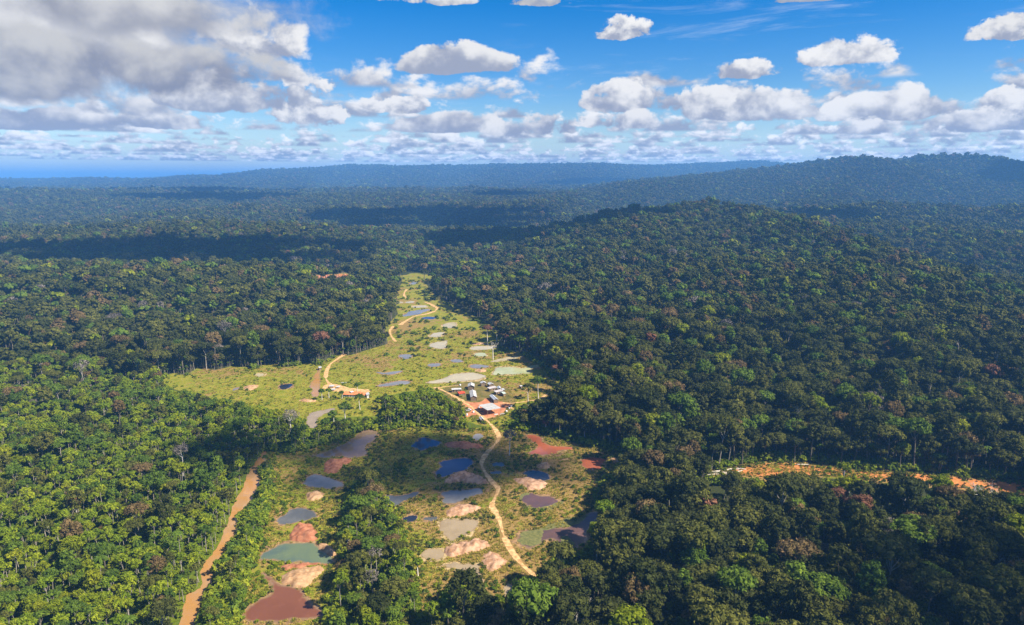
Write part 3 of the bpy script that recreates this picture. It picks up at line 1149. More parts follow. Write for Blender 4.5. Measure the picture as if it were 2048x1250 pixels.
def scatter(name, pts, protos):
    """one object: points that carry copies of the given (tuples of) objects"""
    me_ = bpy.data.meshes.new(name)
    me_.vertices.add(len(pts))
    me_.vertices.foreach_set('co', pts[:, :3].astype(np.float32).ravel())
    for nme, col_, typ in (('scl', 3, 'FLOAT'), ('rot', 4, 'FLOAT'), ('idx', 5, 'INT')):
        at_ = me_.attributes.new(nme, typ, 'POINT')
        at_.data.foreach_set('value', pts[:, col_].astype(np.int32 if typ == 'INT' else np.float32))
    for nme, arr_ in (('sz', pts[:, 3] * (1 + .16 * np.sin(pts[:, 0] * 12.9 + pts[:, 1] * 7.3))), ('tx', .07 * np.sin(pts[:, 0] * 3)), ('ty', .07 * np.sin(pts[:, 1] * 3))):
        at_ = me_.attributes.new(nme, 'FLOAT', 'POINT')
        at_.data.foreach_set('value', arr_.astype(np.float32))
    o = link(bpy.data.objects.new(name, me_))
    ng = bpy.data.node_groups.new(name, 'GeometryNodeTree')
    ng.interface.new_socket('Geometry', in_out='INPUT', socket_type='NodeSocketGeometry')
    ng.interface.new_socket('Geometry', in_out='OUTPUT', socket_type='NodeSocketGeometry')
    N, L = ng.nodes, ng.links
    gi, go = N.new('NodeGroupInput'), N.new('NodeGroupOutput')
    jn = N.new('GeometryNodeJoinGeometry')
    for objs in reversed(protos):
        j2 = N.new('GeometryNodeJoinGeometry')
        for ob in objs:
            if ob is None:
                continue
            oi = N.new('GeometryNodeObjectInfo')
            oi.transform_space = 'ORIGINAL'
            oi.inputs['Object'].default_value = ob
            oi.inputs['As Instance'].default_value = False
            L.new(oi.outputs['Geometry'], j2.inputs[0])
        gt = N.new('GeometryNodeGeometryToInstance')
        L.new(j2.outputs[0], gt.inputs[0])
        L.new(gt.outputs[0], jn.inputs[0])
    iop = N.new('GeometryNodeInstanceOnPoints')
    L.new(gi.outputs[0], iop.inputs['Points'])
    L.new(jn.outputs[0], iop.inputs['Instance'])
    iop.inputs['Pick Instance'].default_value = True

    def na(n_, typ):
        q = N.new('GeometryNodeInputNamedAttribute')
        q.data_type = typ
        q.inputs['Name'].default_value = n_
        return q.outputs['Attribute']
    L.new(na('idx', 'INT'), iop.inputs['Instance Index'])
    cx = N.new('ShaderNodeCombineXYZ')
    L.new(na('rot', 'FLOAT'), cx.inputs[2])
    L.new(na('tx', 'FLOAT'), cx.inputs[0])
    L.new(na('ty', 'FLOAT'), cx.inputs[1])
    cs = N.new('ShaderNodeCombineXYZ')
    scl_ = na('scl', 'FLOAT')
    L.new(scl_, cs.inputs[0])
    L.new(scl_, cs.inputs[1])
    L.new(na('sz', 'FLOAT'), cs.inputs[2])
    L.new(cx.outputs[0], iop.inputs['Rotation'])
    L.new(cs.outputs[0], iop.inputs['Scale'])
    L.new(iop.outputs[0], go.inputs[0])
    md = o.modifiers.new('scatter', 'NODES')
    md.node_group = ng
    tag(o, kind='stuff')
    return o


print('FOREST', len(forest), 'protos', len(PROTO), [i for i, p in enumerate(PROTO) if p['obj'] is None])
used = [p['obj'] if p['obj'] else (None,) for p in PROTO]
scatter('rainforest', forest, used)

# ------------------------------------------------------------------ water, mud, tracks
def smooth_poly(P, it=2, jit=0.0, seed=1):
    r = np.random.default_rng(seed)
    P = np.array(P, float)
    for k in range(it):
        Q = np.roll(P, -1, 0)
        P = np.stack([P * .75 + Q * .25, P * .25 + Q * .75], 1).reshape(-1, 2)
        if jit:
            L_ = np.linalg.norm(np.roll(P, -1, 0) - P, axis=1)[:, None]
            P = P + r.normal(0, 1, P.shape) * np.minimum(L_ * .16, jit)
    return P


EXCL = []          # outlines kept free of plants


def sheet(name, px, z, material, jit=1.2, seed=1, excl=True, kind='structure'):
    P_ = smooth_poly(G(px), 3, jit, seed)
    z0 = float(height(P_[:, 0], P_[:, 1]).max())
    c = P_.mean(0)
    k = len(P_)
    area = .5 * np.sum(P_[:, 0] * np.roll(P_[:, 1], -1) - P_[:, 1] * np.roll(P_[:, 0], -1))
    if area < 0:
        P_ = P_[::-1]
    if name in ('pond', 'river'):
        # a shelving rim runs round the deeper middle
        from mathutils.geometry import delaunay_2d_cdt
        wd = min(3.0, .10 * math.sqrt(abs(area)))
        st = max(wd * .7, math.sqrt(abs(area)) / 26)
        gx, gy = np.meshgrid(np.arange(P_[:, 0].min(), P_[:, 0].max(), st), np.arange(P_[:, 1].min(), P_[:, 1].max(), st))
        gx, gy = gx.ravel() + st * .3 * np.sin(gy.ravel() * 9), gy.ravel() + st * .3 * np.sin(gx.ravel() * 7)
        q_ = inside(P_, gx, gy)
        gx, gy = gx[q_], gy[q_]
        q_ = edge_dist(P_, gx, gy) > wd * .35
        A_ = np.vstack([P_, np.stack([gx[q_], gy[q_]], 1)]) - c
        res = delaunay_2d_cdt([Vector(p) for p in A_], [], [list(range(k))], 1, 1e-4)
        B_ = np.array([tuple(p) for p in res[0]])
        o = mesh_obj(name, [(p[0], p[1], 0) for p in B_], [tuple(f_) for f_ in res[2]], material)
        me_ = o.data
        sh_ = 1 - np.clip(edge_dist(P_, B_[:, 0] + c[0], B_[:, 1] + c[1]) / wd, 0, 1)
        at_ = me_.attributes.new('shallow', 'FLOAT', 'POINT')
        at_.data.foreach_set('value', sh_.astype(np.float32))
    else:
        o = mesh_obj(name, [(p[0] - c[0], p[1] - c[1], 0) for p in P_], [tuple(range(k))], material)
    o.location = (c[0], c[1], z0 + z)
    tag(o, kind=kind)
    if excl:
        EXCL.append(P_)
    return o


water('blue_water', (0.034, 0.048, 0.110), .05, (0.030, 0.040, 0.090))
water('cloud_reflection_water', (0.20, 0.19, 0.175), .08, (0.15, 0.145, 0.135))  # base colour lifted to grey to stand in for reflected clouds
water('slate_water', (0.075, 0.078, 0.078), .07, (0.11, 0.112, 0.108))
water('brown_water', (0.20, 0.135, 0.085), .04, (0.16, 0.105, 0.065))
water('green_water', (0.110, 0.145, 0.080), .10, (0.075, 0.110, 0.090), .035)
water('red_water', (0.165, 0.062, 0.030), .12, (0.150, 0.056, 0.028))
water('rust_water', (0.34, 0.095, 0.040), .05, (0.28, 0.085, 0.045))
water('tan_water', (0.30, 0.23, 0.14), .10, (0.25, 0.19, 0.115))
water('cream_water', (0.42, 0.36, 0.22), .15, (0.36, 0.31, 0.19))
water('pale_green_water', (0.38, 0.39, 0.21), .12, (0.32, 0.34, 0.17))
water('plum_water', (0.11, 0.060, 0.052), .08, (0.085, 0.052, 0.050))
water('dark_water', (0.012, 0.020, 0.045), .06, (0.030, 0.032, 0.040))
water('river_water', (0.36, 0.185, 0.055), .08, (0.34, 0.20, 0.09), .04)

n = max(len(RIVER_L), 2)
L_, R_ = np.array(G(RIVER_L)), np.array(G(RIVER_R))


def dens(Q):
    t0 = np.arange(len(Q)); t1 = np.linspace(0, len(Q) - 1, (len(Q) - 1) * 4 + 1)
    Z_ = np.stack([np.interp(t1, t0, Q[:, k]) for k in (0, 1)], 1)
    r = np.random.default_rng(5)
    Z_[1:-1] = (Z_[:-2] + 2 * Z_[1:-1] + Z_[2:]) / 4 + r.normal(0, .35, (len(Z_) - 2, 2))
    return Z_


L_, R_ = dens(L_), dens(R_)
vv = [(p[0], p[1], .06) for p in L_] + [(p[0], p[1], .06) for p in R_]
k = len(L_)
o = mesh_obj('river', vv, [(i, i + 1, k + i + 1, k + i) for i in range(k - 1)], 'river_water')
tag(o, kind='structure')
EXCL.append(np.vstack([L_, R_[::-1]]))
sheet('river', RIVER_N, .06, 'river_water', .8)
sheet('river', RIVER_B, .06, 'tan_water', .8)

PONDS = [
    (c2((515, 262), (700, 262), (760, 230), (880, 180), (930, 130), (950, 112), (1045, 118), (1030, 160), (950, 220), (980, 262), (900, 277), (820, 272), (700, 274)), 'brown_water'),
    (c2((605, 405), (640, 375), (690, 372), (750, 392), (800, 410), (842, 432), (838, 452), (700, 452), (598, 442)), 'cloud_reflection_water'),
    (c2((430, 650), (480, 610), (520, 578), (600, 568), (650, 585), (695, 615), (640, 638), (560, 648), (500, 667)), 'slate_water'),
    (c2((322, 862), (370, 825), (450, 778), (550, 772), (692, 770), (687, 820), (752, 835), (784, 870), (770, 895), (640, 893), (560, 883), (480, 893), (440, 868), (390, 878)), 'green_water'),
    (c2((230, 1220), (300, 1130), (400, 1080), (412, 1040), (370, 980), (355, 942), (390, 956), (470, 1018), (560, 1033), (612, 1060), (612, 1100), (685, 1140), (738, 1197), (650, 1220), (450, 1222), (330, 1230)), 'red_water'),
    (c2((1238, 217), (1258, 168), (1310, 160), (1350, 173), (1407, 185), (1380, 212), (1330, 217), (1280, 238)), 'blue_water'),
    (c3((425, 408), (465, 375), (438, 343), (520, 326), (640, 316), (690, 316), (682, 357), (640, 387), (560, 412), (500, 442), (448, 448)), 'blue_water'),
    (c3((455, 545), (520, 528), (650, 522), (760, 513), (742, 547), (680, 572), (600, 602), (500, 627), (478, 585)), 'cloud_reflection_water'),
    (c3((445, 735), (500, 713), (600, 728), (704, 718), (714, 750), (692, 792), (630, 822), (560, 862), (518, 868), (466, 812)), 'tan_water'),
    (c3((340, 715), (400, 698), (462, 698), (440, 712), (435, 728), (380, 732)), 'slate_water'),
    (c3((208, 727), (240, 693), (312, 688), (312, 727), (250, 740)), 'dark_water'),
    (c3((322, 952), (400, 913), (460, 910), (504, 965), (440, 987), (370, 988)), 'tan_water'),
    (c6((385, 282), (480, 238), (570, 222), (620, 258), (680, 238), (760, 248), (835, 248), (835, 475), (765, 470), (756, 362), (620, 332), (560, 312)), 'tan_water'),
    (c6((1060, 468), (1150, 452), (1165, 500), (1185, 548), (1090, 565), (1060, 555)), 'tan_water'),
    (c3((58, 553), (200, 568), (320, 528), (328, 560), (230, 592), (200, 632), (78, 642)), 'slate_water'),
    (c3((960, 285), (1065, 280), (1092, 240), (1050, 200), (1005, 163), (1080, 160), (1122, 178), (1158, 214), (1182, 238), (1335, 238), (1335, 264), (1242, 267), (1238, 302), (1080, 303)), 'rust_water'),
    (c3((1383, 322), (1450, 310), (1533, 318), (1533, 382), (1440, 400), (1403, 362)), 'rust_water'),
    (c3((1003, 410), (1050, 393), (1130, 400), (1194, 424), (1183, 463), (1110, 463), (1020, 437)), 'dark_water'),
    (c3((985, 565), (1030, 543), (1130, 558), (1255, 590), (1222, 622), (1130, 648), (998, 628)), 'plum_water'),
    (c3((958, 850), (1000, 798), (1130, 778), (1300, 768), (1400, 698), (1450, 672), (1533, 678), (1545, 722), (1454, 782), (1444, 862), (1382, 904), (1290, 934), (1240, 872), (1180, 842), (1100, 902), (1040, 918), (978, 882)), 'plum_water'),
    (c3((658, 190), (690, 158), (742, 158), (737, 197), (700, 203)), 'cloud_reflection_water'),
    (c3((788, 350), (880, 338), (884, 372), (820, 377)), 'slate_water'),
    (c3((783, 410), (870, 398), (862, 422), (800, 427)), 'slate_water'),
    (c4((1198, 216), (1230, 199), (1300, 187), (1332, 184), (1320, 199), (1270, 213), (1208, 224)), 'cloud_reflection_water'),
    (c4((1248, 172), (1310, 167), (1327, 175), (1260, 181)), 'cream_water'),
    (c4((1288, 232), (1310, 221), (1367, 224), (1350, 238)), 'blue_water'),
    (c4((1383, 262), (1430, 249), (1462, 251), (1457, 273), (1420, 278)), 'cream_water'),
    (c4((1318, 313), (1370, 297), (1407, 294), (1390, 319), (1350, 321)), 'cream_water'),
    (c4((1318, 352), (1380, 341), (1422, 334), (1405, 350), (1417, 373), (1370, 377)), 'cream_water'),
    (c4((1178, 408), (1210, 399), (1257, 408), (1235, 425), (1190, 425)), 'cloud_reflection_water'),
    (c4((1318, 450), (1350, 444), (1392, 445), (1380, 459), (1325, 461)), 'cloud_reflection_water'),
    (c4((1428, 430), (1460, 424), (1502, 432), (1480, 441), (1440, 441)), 'cloud_reflection_water'),
    (c4((1513, 455), (1560, 447), (1617, 455), (1612, 467), (1540, 469)), 'cloud_reflection_water'),
    (c4((1518, 370), (1560, 363), (1682, 361), (1600, 381), (1525, 381)), 'cream_water'),
    (c4((1528, 398), (1590, 393), (1612, 408), (1560, 415)), 'pale_green_water'),
    (c4((1612, 436), (1700, 414), (1782, 409), (1720, 429), (1640, 439)), 'cream_water'),
    (c4((1623, 496), (1650, 459), (1740, 461), (1762, 469), (1882, 444), (1800, 480), (1832, 489), (1740, 499), (1640, 502)), 'pale_green_water'),
    (c4((1313, 532), (1400, 519), (1440, 494), (1540, 487), (1602, 504), (1580, 521), (1490, 533), (1330, 542)), 'cream_water'),
    (c4((1058, 484), (1110, 491), (1202, 477), (1190, 491), (1130, 504)), 'cloud_reflection_water'),
    (c4((1078, 551), (1140, 534), (1242, 524), (1242, 541), (1100, 558)), 'cloud_reflection_water'),
    (c4((608, 552), (640, 541), (682, 544), (672, 563), (630, 572)), 'dark_water'),
    (c4((498, 499), (520, 491), (550, 495), (540, 507), (510, 509)), 'cream_water'),
    (c4((388, 571), (420, 557), (427, 565), (400, 575)), 'cloud_reflection_water'),
    (c4((1165, 155), (1200, 150), (1205, 156), (1170, 160)), 'cream_water'),
    (c4((1215, 152), (1250, 148), (1262, 153), (1225, 158)), 'cream_water'),
    ([(815, 566), (826, 561), (836, 564), (828, 569)], 'cloud_reflection_water'),
]
noisy('wet_mud', (0.15, 0.095, 0.045), (0.36, 0.215, 0.095), 0.3, detail=5)
noisy('pale_mud', (0.30, 0.22, 0.10), (0.46, 0.34, 0.17), 0.3, detail=5)
for i, (p, mt) in enumerate(PONDS):
    sheet('pond', p, .08, mt, 1.5, i + 10)
    P_ = np.array(G(p))
    c = P_.mean(0)
    r_ = np.random.default_rng(i + 900)
    q = c + (P_ - c) * (1 + (2.0 / np.linalg.norm(P_ - c, axis=1) * r_.uniform(.2, 1.7, len(P_)))[:, None])
    q = [project(a_[0], a_[1], 0) for a_ in q]
    sheet('mud_bank', q, .045, 'pale_mud' if mt in ('cream_water', 'pale_green_water', 'tan_water') else 'wet_mud', 2.0, i + 300, excl=False)

noisy('floating_weed', (0.085, 0.095, 0.03), (0.175, 0.165, 0.055), 0.5, detail=5, lo=.3, hi=.7)
for i, p in enumerate([
    c3((958, 850), (1000, 800), (1130, 780), (1150, 830), (1100, 890), (1040, 895), (985, 878)),
    c3((1090, 800), (1190, 740), (1400, 690), (1450, 690), (1410, 740), (1300, 770), (1170, 785)),
    c3((1250, 840), (1300, 820), (1360, 890), (1310, 905)),
    c3((990, 620), (1060, 640), (1130, 650), (1255, 600), (1280, 590), (1240, 640), (1130, 662), (1000, 645)),
    c3((975, 560), (1030, 540), (1060, 552), (1010, 572), (992, 620), (978, 610)),
    c3((905, 424), (940, 400), (972, 430), (910, 434)),
]):
    sheet('floating_weed', p, .115, 'floating_weed', 1.4, i + 90, excl=False, kind='stuff')

# spoil heaps left by the digging
noisy('red_spoil', (0.24, 0.085, 0.042), (0.37, 0.16, 0.085), 0.35, detail=6, bump=.5)
noisy('tan_spoil', (0.27, 0.15, 0.07), (0.46, 0.29, 0.155), 0.35, detail=6, bump=.5)
noisy('rose_spoil', (0.27, 0.145, 0.075), (0.49, 0.30, 0.185), 0.35, detail=6, bump=.5)


def mound(px, hgt, material, seed):
    P_ = smooth_poly(G(px), 3, 1.6, seed)
    c = P_.mean(0)
    lo, hi = P_.min(0), P_.max(0)
    st = max(0.9, (hi - lo).max() / 60)
    gx, gy = np.arange(lo[0] - st, hi[0] + 2 * st, st), np.arange(lo[1] - st, hi[1] + 2 * st, st)
    X_, Y_ = np.meshgrid(gx, gy)
    e = edge_dist(P_, X_, Y_)
    ins = inside(P_, X_, Y_)
    e = np.where(ins, e + 1.0 + 2.4 * fbm(X_ / 5 + seed, Y_ / 5, 3), 0)
    ins = e > 0
    e = np.maximum(e, 0)
    em = max(e.max(), 1e-3)
    z_ = hgt * .8 * np.minimum(e / (em * .6), 1) ** 1.3 * (.7 + 1.0 * np.abs(fbm(X_ / 7 + seed, Y_ / 7, 3))) + .45 * fbm(X_ / 2.6, Y_ / 2.6 + seed, 3) * np.minimum(e / 2, 1)
    z_ = np.where(ins, np.maximum(z_, 0) + .16, -.25)
    nx, ny = len(gx), len(gy)
    ok = np.zeros((ny, nx), bool)
    ok |= ins
    F_ = []
    for a in range(ny - 1):
        for b_ in range(nx - 1):
            if ok[a, b_] or ok[a + 1, b_] or ok[a, b_ + 1] or ok[a + 1, b_ + 1]:
                F_.append((a * nx + b_, a * nx + b_ + 1, (a + 1) * nx + b_ + 1, (a + 1) * nx + b_))
    usedv = np.unique(np.array(F_))
    remap = -np.ones(nx * ny, int)
    remap[usedv] = np.arange(len(usedv))
    V_ = np.stack([X_ - c[0], Y_ - c[1], z_], -1).reshape(-1, 3)[usedv]
    me_ = fast_mesh('spoil_heap', V_, remap[np.array(F_)], material, True)
    o = link(bpy.data.objects.new('spoil_heap', me_))
    o.location = (c[0], c[1], hz(*c))
    tag(o, kind='structure')
    EXCL.append(P_)


for i, (p, h_, mt) in enumerate([
    (c2((698, 347), (730, 285), (870, 280), (882, 300), (820, 332), (790, 377), (720, 367)), 1.6, 'red_spoil'),
    (c2((613, 477), (690, 467), (737, 490), (700, 522), (660, 540), (623, 520)), 1.4, 'tan_spoil'),
    (c2((533, 757), (538, 690), (580, 660), (640, 658), (682, 705), (687, 757), (620, 772)), 1.8, 'red_spoil'),
    (c2((456, 990), (480, 958), (560, 928), (680, 903), (722, 920), (692, 972), (620, 1037), (540, 1032), (478, 1012)), 1.8, 'tan_spoil'),
    (c2((690, 780), (760, 763), (803, 850), (770, 857), (700, 812)), 1.2, 'tan_spoil'),
    (c2((470, 900), (560, 893), (760, 896), (720, 905), (560, 925), (480, 940)), .8, 'red_spoil'),
    (c3((468, 230), (540, 208), (640, 208), (742, 230), (742, 257), (640, 267), (540, 252)), 1.5, 'red_spoil'),
    (c3((473, 482), (560, 418), (620, 398), (740, 428), (792, 480), (760, 492), (640, 472), (560, 482)), 1.8, 'rose_spoil'),
    (c3((483, 682), (540, 638), (600, 608), (650, 628), (752, 640), (700, 662), (600, 702), (520, 707)), 1.6, 'rose_spoil'),
    (c3((468, 932), (520, 888), (640, 858), (760, 853), (793, 900), (720, 927), (620, 947), (530, 967)), 1.9, 'rose_spoil'),
    (c3((698, 1002), (770, 928), (850, 958), (923, 1000), (840, 1042), (770, 1068)), 1.2, 'rose_spoil'),
    (c3((1078, 372), (1130, 343), (1192, 355), (1172, 387), (1140, 397)), 1.4, 'tan_spoil'),
    (c3((928, 450), (1000, 443), (1100, 458), (1168, 480), (1142, 522), (1080, 532), (1000, 502)), 1.6, 'rose_spoil'),
    (c3((1568, 312), (1650, 318), (1660, 335), (1600, 357)), .8, 'tan_spoil'),
    (c3((1220, 335), (1290, 318), (1320, 322), (1260, 340)), .7, 'tan_spoil'),
    (c4((440, 560), (480, 545), (510, 552), (500, 572), (450, 575)), 1.2, 'tan_spoil'),
    (c4((690, 625), (740, 612), (800, 622), (760, 632)), 1.0, 'tan_spoil'),
    (c4((1540, 478), (1590, 470), (1610, 484), (1570, 488)), .8, 'tan_spoil'),
    (c4((1530, 350), (1600, 345), (1610, 356), (1540, 358)), .8, 'tan_spoil'),
    (c4((1850, 495), (1930, 515), (1935, 525), (1870, 510)), .8, 'tan_spoil'),
]):
    mound(p, h_, mt, i + 3)

noisy('village_soil', (0.36, 0.125, 0.060), (0.50, 0.23, 0.11), 0.12, detail=6, bump=.15)
noisy('village_turf', (0.085, 0.085, 0.018), (0.200, 0.140, 0.045), 0.10, detail=6)
noisy('track_dirt', (0.36, 0.20, 0.075), (0.64, 0.42, 0.19), 0.35, detail=7, bump=.1)
sheet('village_ground', c8((-100, 330), (300, 190), (760, 60), (1000, 70), (1500, 110), (1700, 230), (1900, 420), (1950, 620), (1850, 820), (1650, 980), (1300, 1120), (1000, 1120), (480, 900), (300, 520)),
      .03, 'village_turf', 2.0, 400, excl=False)
sheet('bare_soil', c8((580, 600), (800, 625), (1000, 650), (1100, 560), (1300, 520), (1380, 620), (1800, 640), (1790, 730), (1630, 920), (1400, 1015), (1250, 1060), (1100, 1010), (1000, 960),
                      (680, 1000), (440, 1100), (470, 1040), (700, 930), (830, 860), (690, 740), (520, 740), (600, 680)), .065, 'village_soil', 2.0, 401)
sheet('bare_soil', c9((480, 640), (620, 560), (800, 540), (950, 590), (1000, 640), (1240, 650), (1590, 680), (1600, 730), (1300, 720), (990, 720), (760, 720), (560, 660)), .05, 'track_dirt', 1.0, 402)
sheet('bare_soil', [(615, 551), (650, 546), (685, 549), (676, 557), (640, 560)], .05, 'village_soil', 1.0, 403, excl=False)

ROADS = []


def road(px, width, seed=1):
    Q = np.array(G(px))
    t0 = np.arange(len(Q)); t1 = np.linspace(0, len(Q) - 1, (len(Q) - 1) * 6 + 1)
    Z_ = np.stack([np.interp(t1, t0, Q[:, k]) for k in (0, 1)], 1)
    for _ in range(3):
        Z_[1:-1] = (Z_[:-2] + 2 * Z_[1:-1] + Z_[2:]) / 4
    r = np.random.default_rng(seed)
    T = np.gradient(Z_, axis=0)
    Nn = np.stack([-T[:, 1], T[:, 0]], 1) / np.linalg.norm(T, axis=1)[:, None]
    wl = width / 2 * (1 + .22 * r.standard_normal((len(Z_), 1)) + .35 * np.sin(np.arange(len(Z_)) * .37 + seed)[:, None])
    a, b_ = Z_ + Nn * wl, Z_ - Nn * wl
    za = height(Z_[:, 0], Z_[:, 1]) + .13
    vv_ = [(p[0], p[1], q) for p, q in zip(a, za)] + [(p[0], p[1], q) for p, q in zip(b_, za)]
    k = len(Z_)
    o = mesh_obj('dirt_track', vv_, [(k + i, k + i + 1, i + 1, i) for i in range(k - 1)], 'track_dirt')
    tag(o, kind='structure')
    ROADS.append((Z_[::3], width))


road([(1100, 1172), (1065, 1148), (1044, 1130), (1023, 1103), (1007, 1072), (998, 1036), (982, 1012), (989, 999), (998, 977), (983, 963), (965, 937), (962, 925), (974, 905), (992, 887), (999, 875),
      (992, 860), (977, 844), (969, 838), (955, 826), (940, 812), (922, 800), (900, 788), (880, 778), (868, 775)], 3.0)
road([(873, 776), (895, 773), (921, 771)], 1.8)
road([(1005, 806), (1021, 807), (1054, 803), (1081, 798), (1095, 787), (1105, 784)], 2.2)
road([(1020, 815), (1032, 820), (1045, 824)], 1.6)
road([(690, 708), (678, 716), (660, 728), (653, 742), (651, 757), (658, 768), (680, 772), (705, 780), (735, 785)], 3.4)
road([(787, 652), (779, 662), (782, 672), (791, 683)], 3.0)
road([(800, 650), (810, 643), (829, 632), (854, 628), (871, 622), (875, 616), (863, 609), (850, 604)], 4.5)
road([(812, 597), (808, 590), (809, 584), (814, 578)], 3.6)

# ------------------------------------------------------------------ low growth
leafm = MATS['shrub_foliage']
SHRUB = []
for k in range(4):
    SHRUB.append(crown_mesh('shrub', 700 + k, 1.7, 1.4, .7, 7, 22, .34, MATS['shrub_foliage'], core=.8, shape=-.2))
for k in range(3):
    SHRUB.append(crown_mesh('shrub', 720 + k, 1.5, 1.1, .5, 7, 18, .32, MATS['scrub_foliage'], core=.8, shape=-.2))
for k in range(2):
    SHRUB.append(crown_mesh('shrub', 740 + k, 1.8, 1.6, .8, 8, 20, .36, SPECIES['green'][0], core=.8, shape=-.2))


def free(x, y, pad=0.0):
    k = np.ones(len(x), bool)
    for P_ in EXCL:
        lo, hi = P_.min(0), P_.max(0)
        c = np.where((x > lo[0]) & (x < hi[0]) & (y > lo[1]) & (y < hi[1]))[0]
        if len(c):
            k[c] &= ~inside(P_, x[c], y[c])
    for Z_, wd in ROADS:
        lo, hi = Z_.min(0) - 6, Z_.max(0) + 6
        c = np.where((x > lo[0]) & (x < hi[0]) & (y > lo[1]) & (y < hi[1]))[0]
        if len(c):
            k[c] &= edge_dist(Z_, x[c], y[c], False) > wd * .5 + .8 + pad
    return k


BSOIL = np.array(G(c8((560, 100), (1500, 110), (1700, 300), (1500, 620), (900, 640), (560, 560), (250, 330))))      # mown ground between the houses
x, y = jgrid(2.5, 230, 760, 44)
z = height(x, y)
px_, py_ = project(x, y, z)
op = np.zeros(len(x), bool)
eo = np.full(len(x), 1e9)
for P_, Pg in zip(OPENS, OPENS_G):
    op |= inside(P_, px_, py_)
    eo = np.minimum(eo, edge_dist(Pg, x, y))
thk = inside(THICKET, px_, py_)
nz = fbm(x / 22, y / 22, 3) + .35 * fbm(x / 6, y / 6, 2)
u = rng.uniform(0, 1, len(x))
west = (x < -60) & ~op
dens_p = np.where(op, np.where(nz > .22, .75, np.where(nz > .02, .14, .03)), np.where(west, .40, .05))
dens_p = np.where(op & (eo < 7), .7, dens_p)
dens_p = np.where(~op & (eo < 14), .6, dens_p)
dens_p = np.where(thk, .95, dens_p)
dens_p = np.where(inside(BSOIL, x, y), .02, dens_p)
north = op & (y > 540)
dens_p = np.where(north, dens_p * .22, dens_p)
k = (u < dens_p) & free(x, y, .3)
for q in (1.5, 3.0, 4.5):
    k &= op | ~in_open(x, y, z, q)
    k &= ~inside(RIVER, *project(x, y, z + q * .8))
x, y, z, op, thk, nz, north = x[k], y[k], z[k], op[k], thk[k], nz[k], north[k]
sh = rng.uniform(.55, 1.15, len(x)) * np.where(op & ~thk, .72, np.where(eo[k] < 14, 2.1, 1.05))
ii = np.where(rng.uniform(0, 1, len(x)) < np.where(op & ~thk & (x > -120) & (y < 540), .68, .10), rng.integers(4, 7, len(x)), rng.integers(0, 4, len(x)))
ii = np.where(rng.uniform(0, 1, len(x)) < .12, rng.integers(7, 9, len(x)), ii)
shr = [pts_pack(x, y, z, sh, rng.uniform(0, 6.28, len(x)), ii)]
x, y = jgrid(5.0, 760, 1420, 20)
z = height(x, y)
px_, py_ = project(x, y, z)
op = in_open(x, y, z)
nz = fbm(x / 26, y / 26, 3)
k = op & (rng.uniform(0, 1, len(x)) < np.where(nz > .2, .35, .04)) & free(x, y, .3)
x, y, z = x[k], y[k], z[k]
shr.append(pts_pack(x, y, z, rng.uniform(.7, 1.7, len(x)), rng.uniform(0, 6.28, len(x)), rng.integers(0, 9, len(x))))
shr = np.vstack(shr)
sx_, sy_ = project(shr[:, 0], shr[:, 1], shr[:, 2])
vis = (sx_ > 5) & (sx_ < 2043) & (sy_ < 1245)
size = np.where(vis, shr[:, 3] / np.hypot(shr[:, 0], shr[:, 1]), 0)
order = np.argsort(-size)
sel = list(order[:280])
SO = [None] * len(SHRUB)
for i in range(len(SHRUB)):
    if not any(int(shr[q, 5]) == i for q in sel):
        sel.append([q for q in order if int(shr[q, 5]) == i][0])
SHLOOK = ['bright green leafy shrub'] * 4 + ['olive scrubby bush'] * 3 + ['fresh green rounded bush'] * 2
for q in sel:
    r_ = shr[q]
    o = link(bpy.data.objects.new('shrub', SHRUB[int(r_[5])]))
    o.location = r_[:3]
    o.rotation_euler = (0, 0, r_[4])
    o.scale = (r_[3],) * 3
    lk = SHLOOK[int(r_[5])]
    bx, by = project(r_[0], r_[1], r_[2])
    where = 'in the thicket between the muddy river and the ponds' if inside(THICKET, np.array([bx]), np.array([by]))[0] else \
        ('on the open ground of the pond clearing' if in_open(r_[0:1], r_[1:2], r_[2:3])[0] else 'under the young trees of the regrowth')
    tag(o, lk + ' ' + where, 'shrub', (lk + ('es ' if lk.endswith('bush') else 's ')) + where)
    SO[int(r_[5])] = (o,)
k = np.ones(len(shr), bool)
k[sel] = False
scatter('undergrowth', shr[k], SO)
print('SHRUBS', len(shr))

# grass tufts
def tuft_mesh(seed):
    r = np.random.default_rng(seed)
    V_, F_, T_ = [], [], []
    for i in range(16):
        a, l, h_ = r.uniform(0, 6.28), r.uniform(.1, .7), r.uniform(.35, .95)
        p = np.array([math.cos(a) * l, math.sin(a) * l, -.05])
        d = np.array([math.cos(a + r.normal(0, .6)), math.sin(a + r.normal(0, .6)), 0])
        s = np.array([-d[1], d[0], 0]) * .13
        n = len(V_)
        V_ += [p - s, p + s, p + d * h_ * .35 + s * .8 + np.array([0, 0, h_ * .7]), p + d * h_ * .35 - s * .8 + np.array([0, 0, h_ * .7]), p + d * h_ * .9 + np.array([0, 0, h_ * .8])]
        F_ += [(n, n + 1, n + 2), (n, n + 2, n + 3), (n + 3, n + 2, n + 4)]
        T_ += [r.uniform(0, 1)] * 3
    me_ = fast_mesh('grass_tuft', V_, F_, 'grass_blades')
    at_ = me_.attributes.new('tint', 'FLOAT', 'FACE')
    at_.data.foreach_set('value', np.array(T_, np.float32))
    return me_


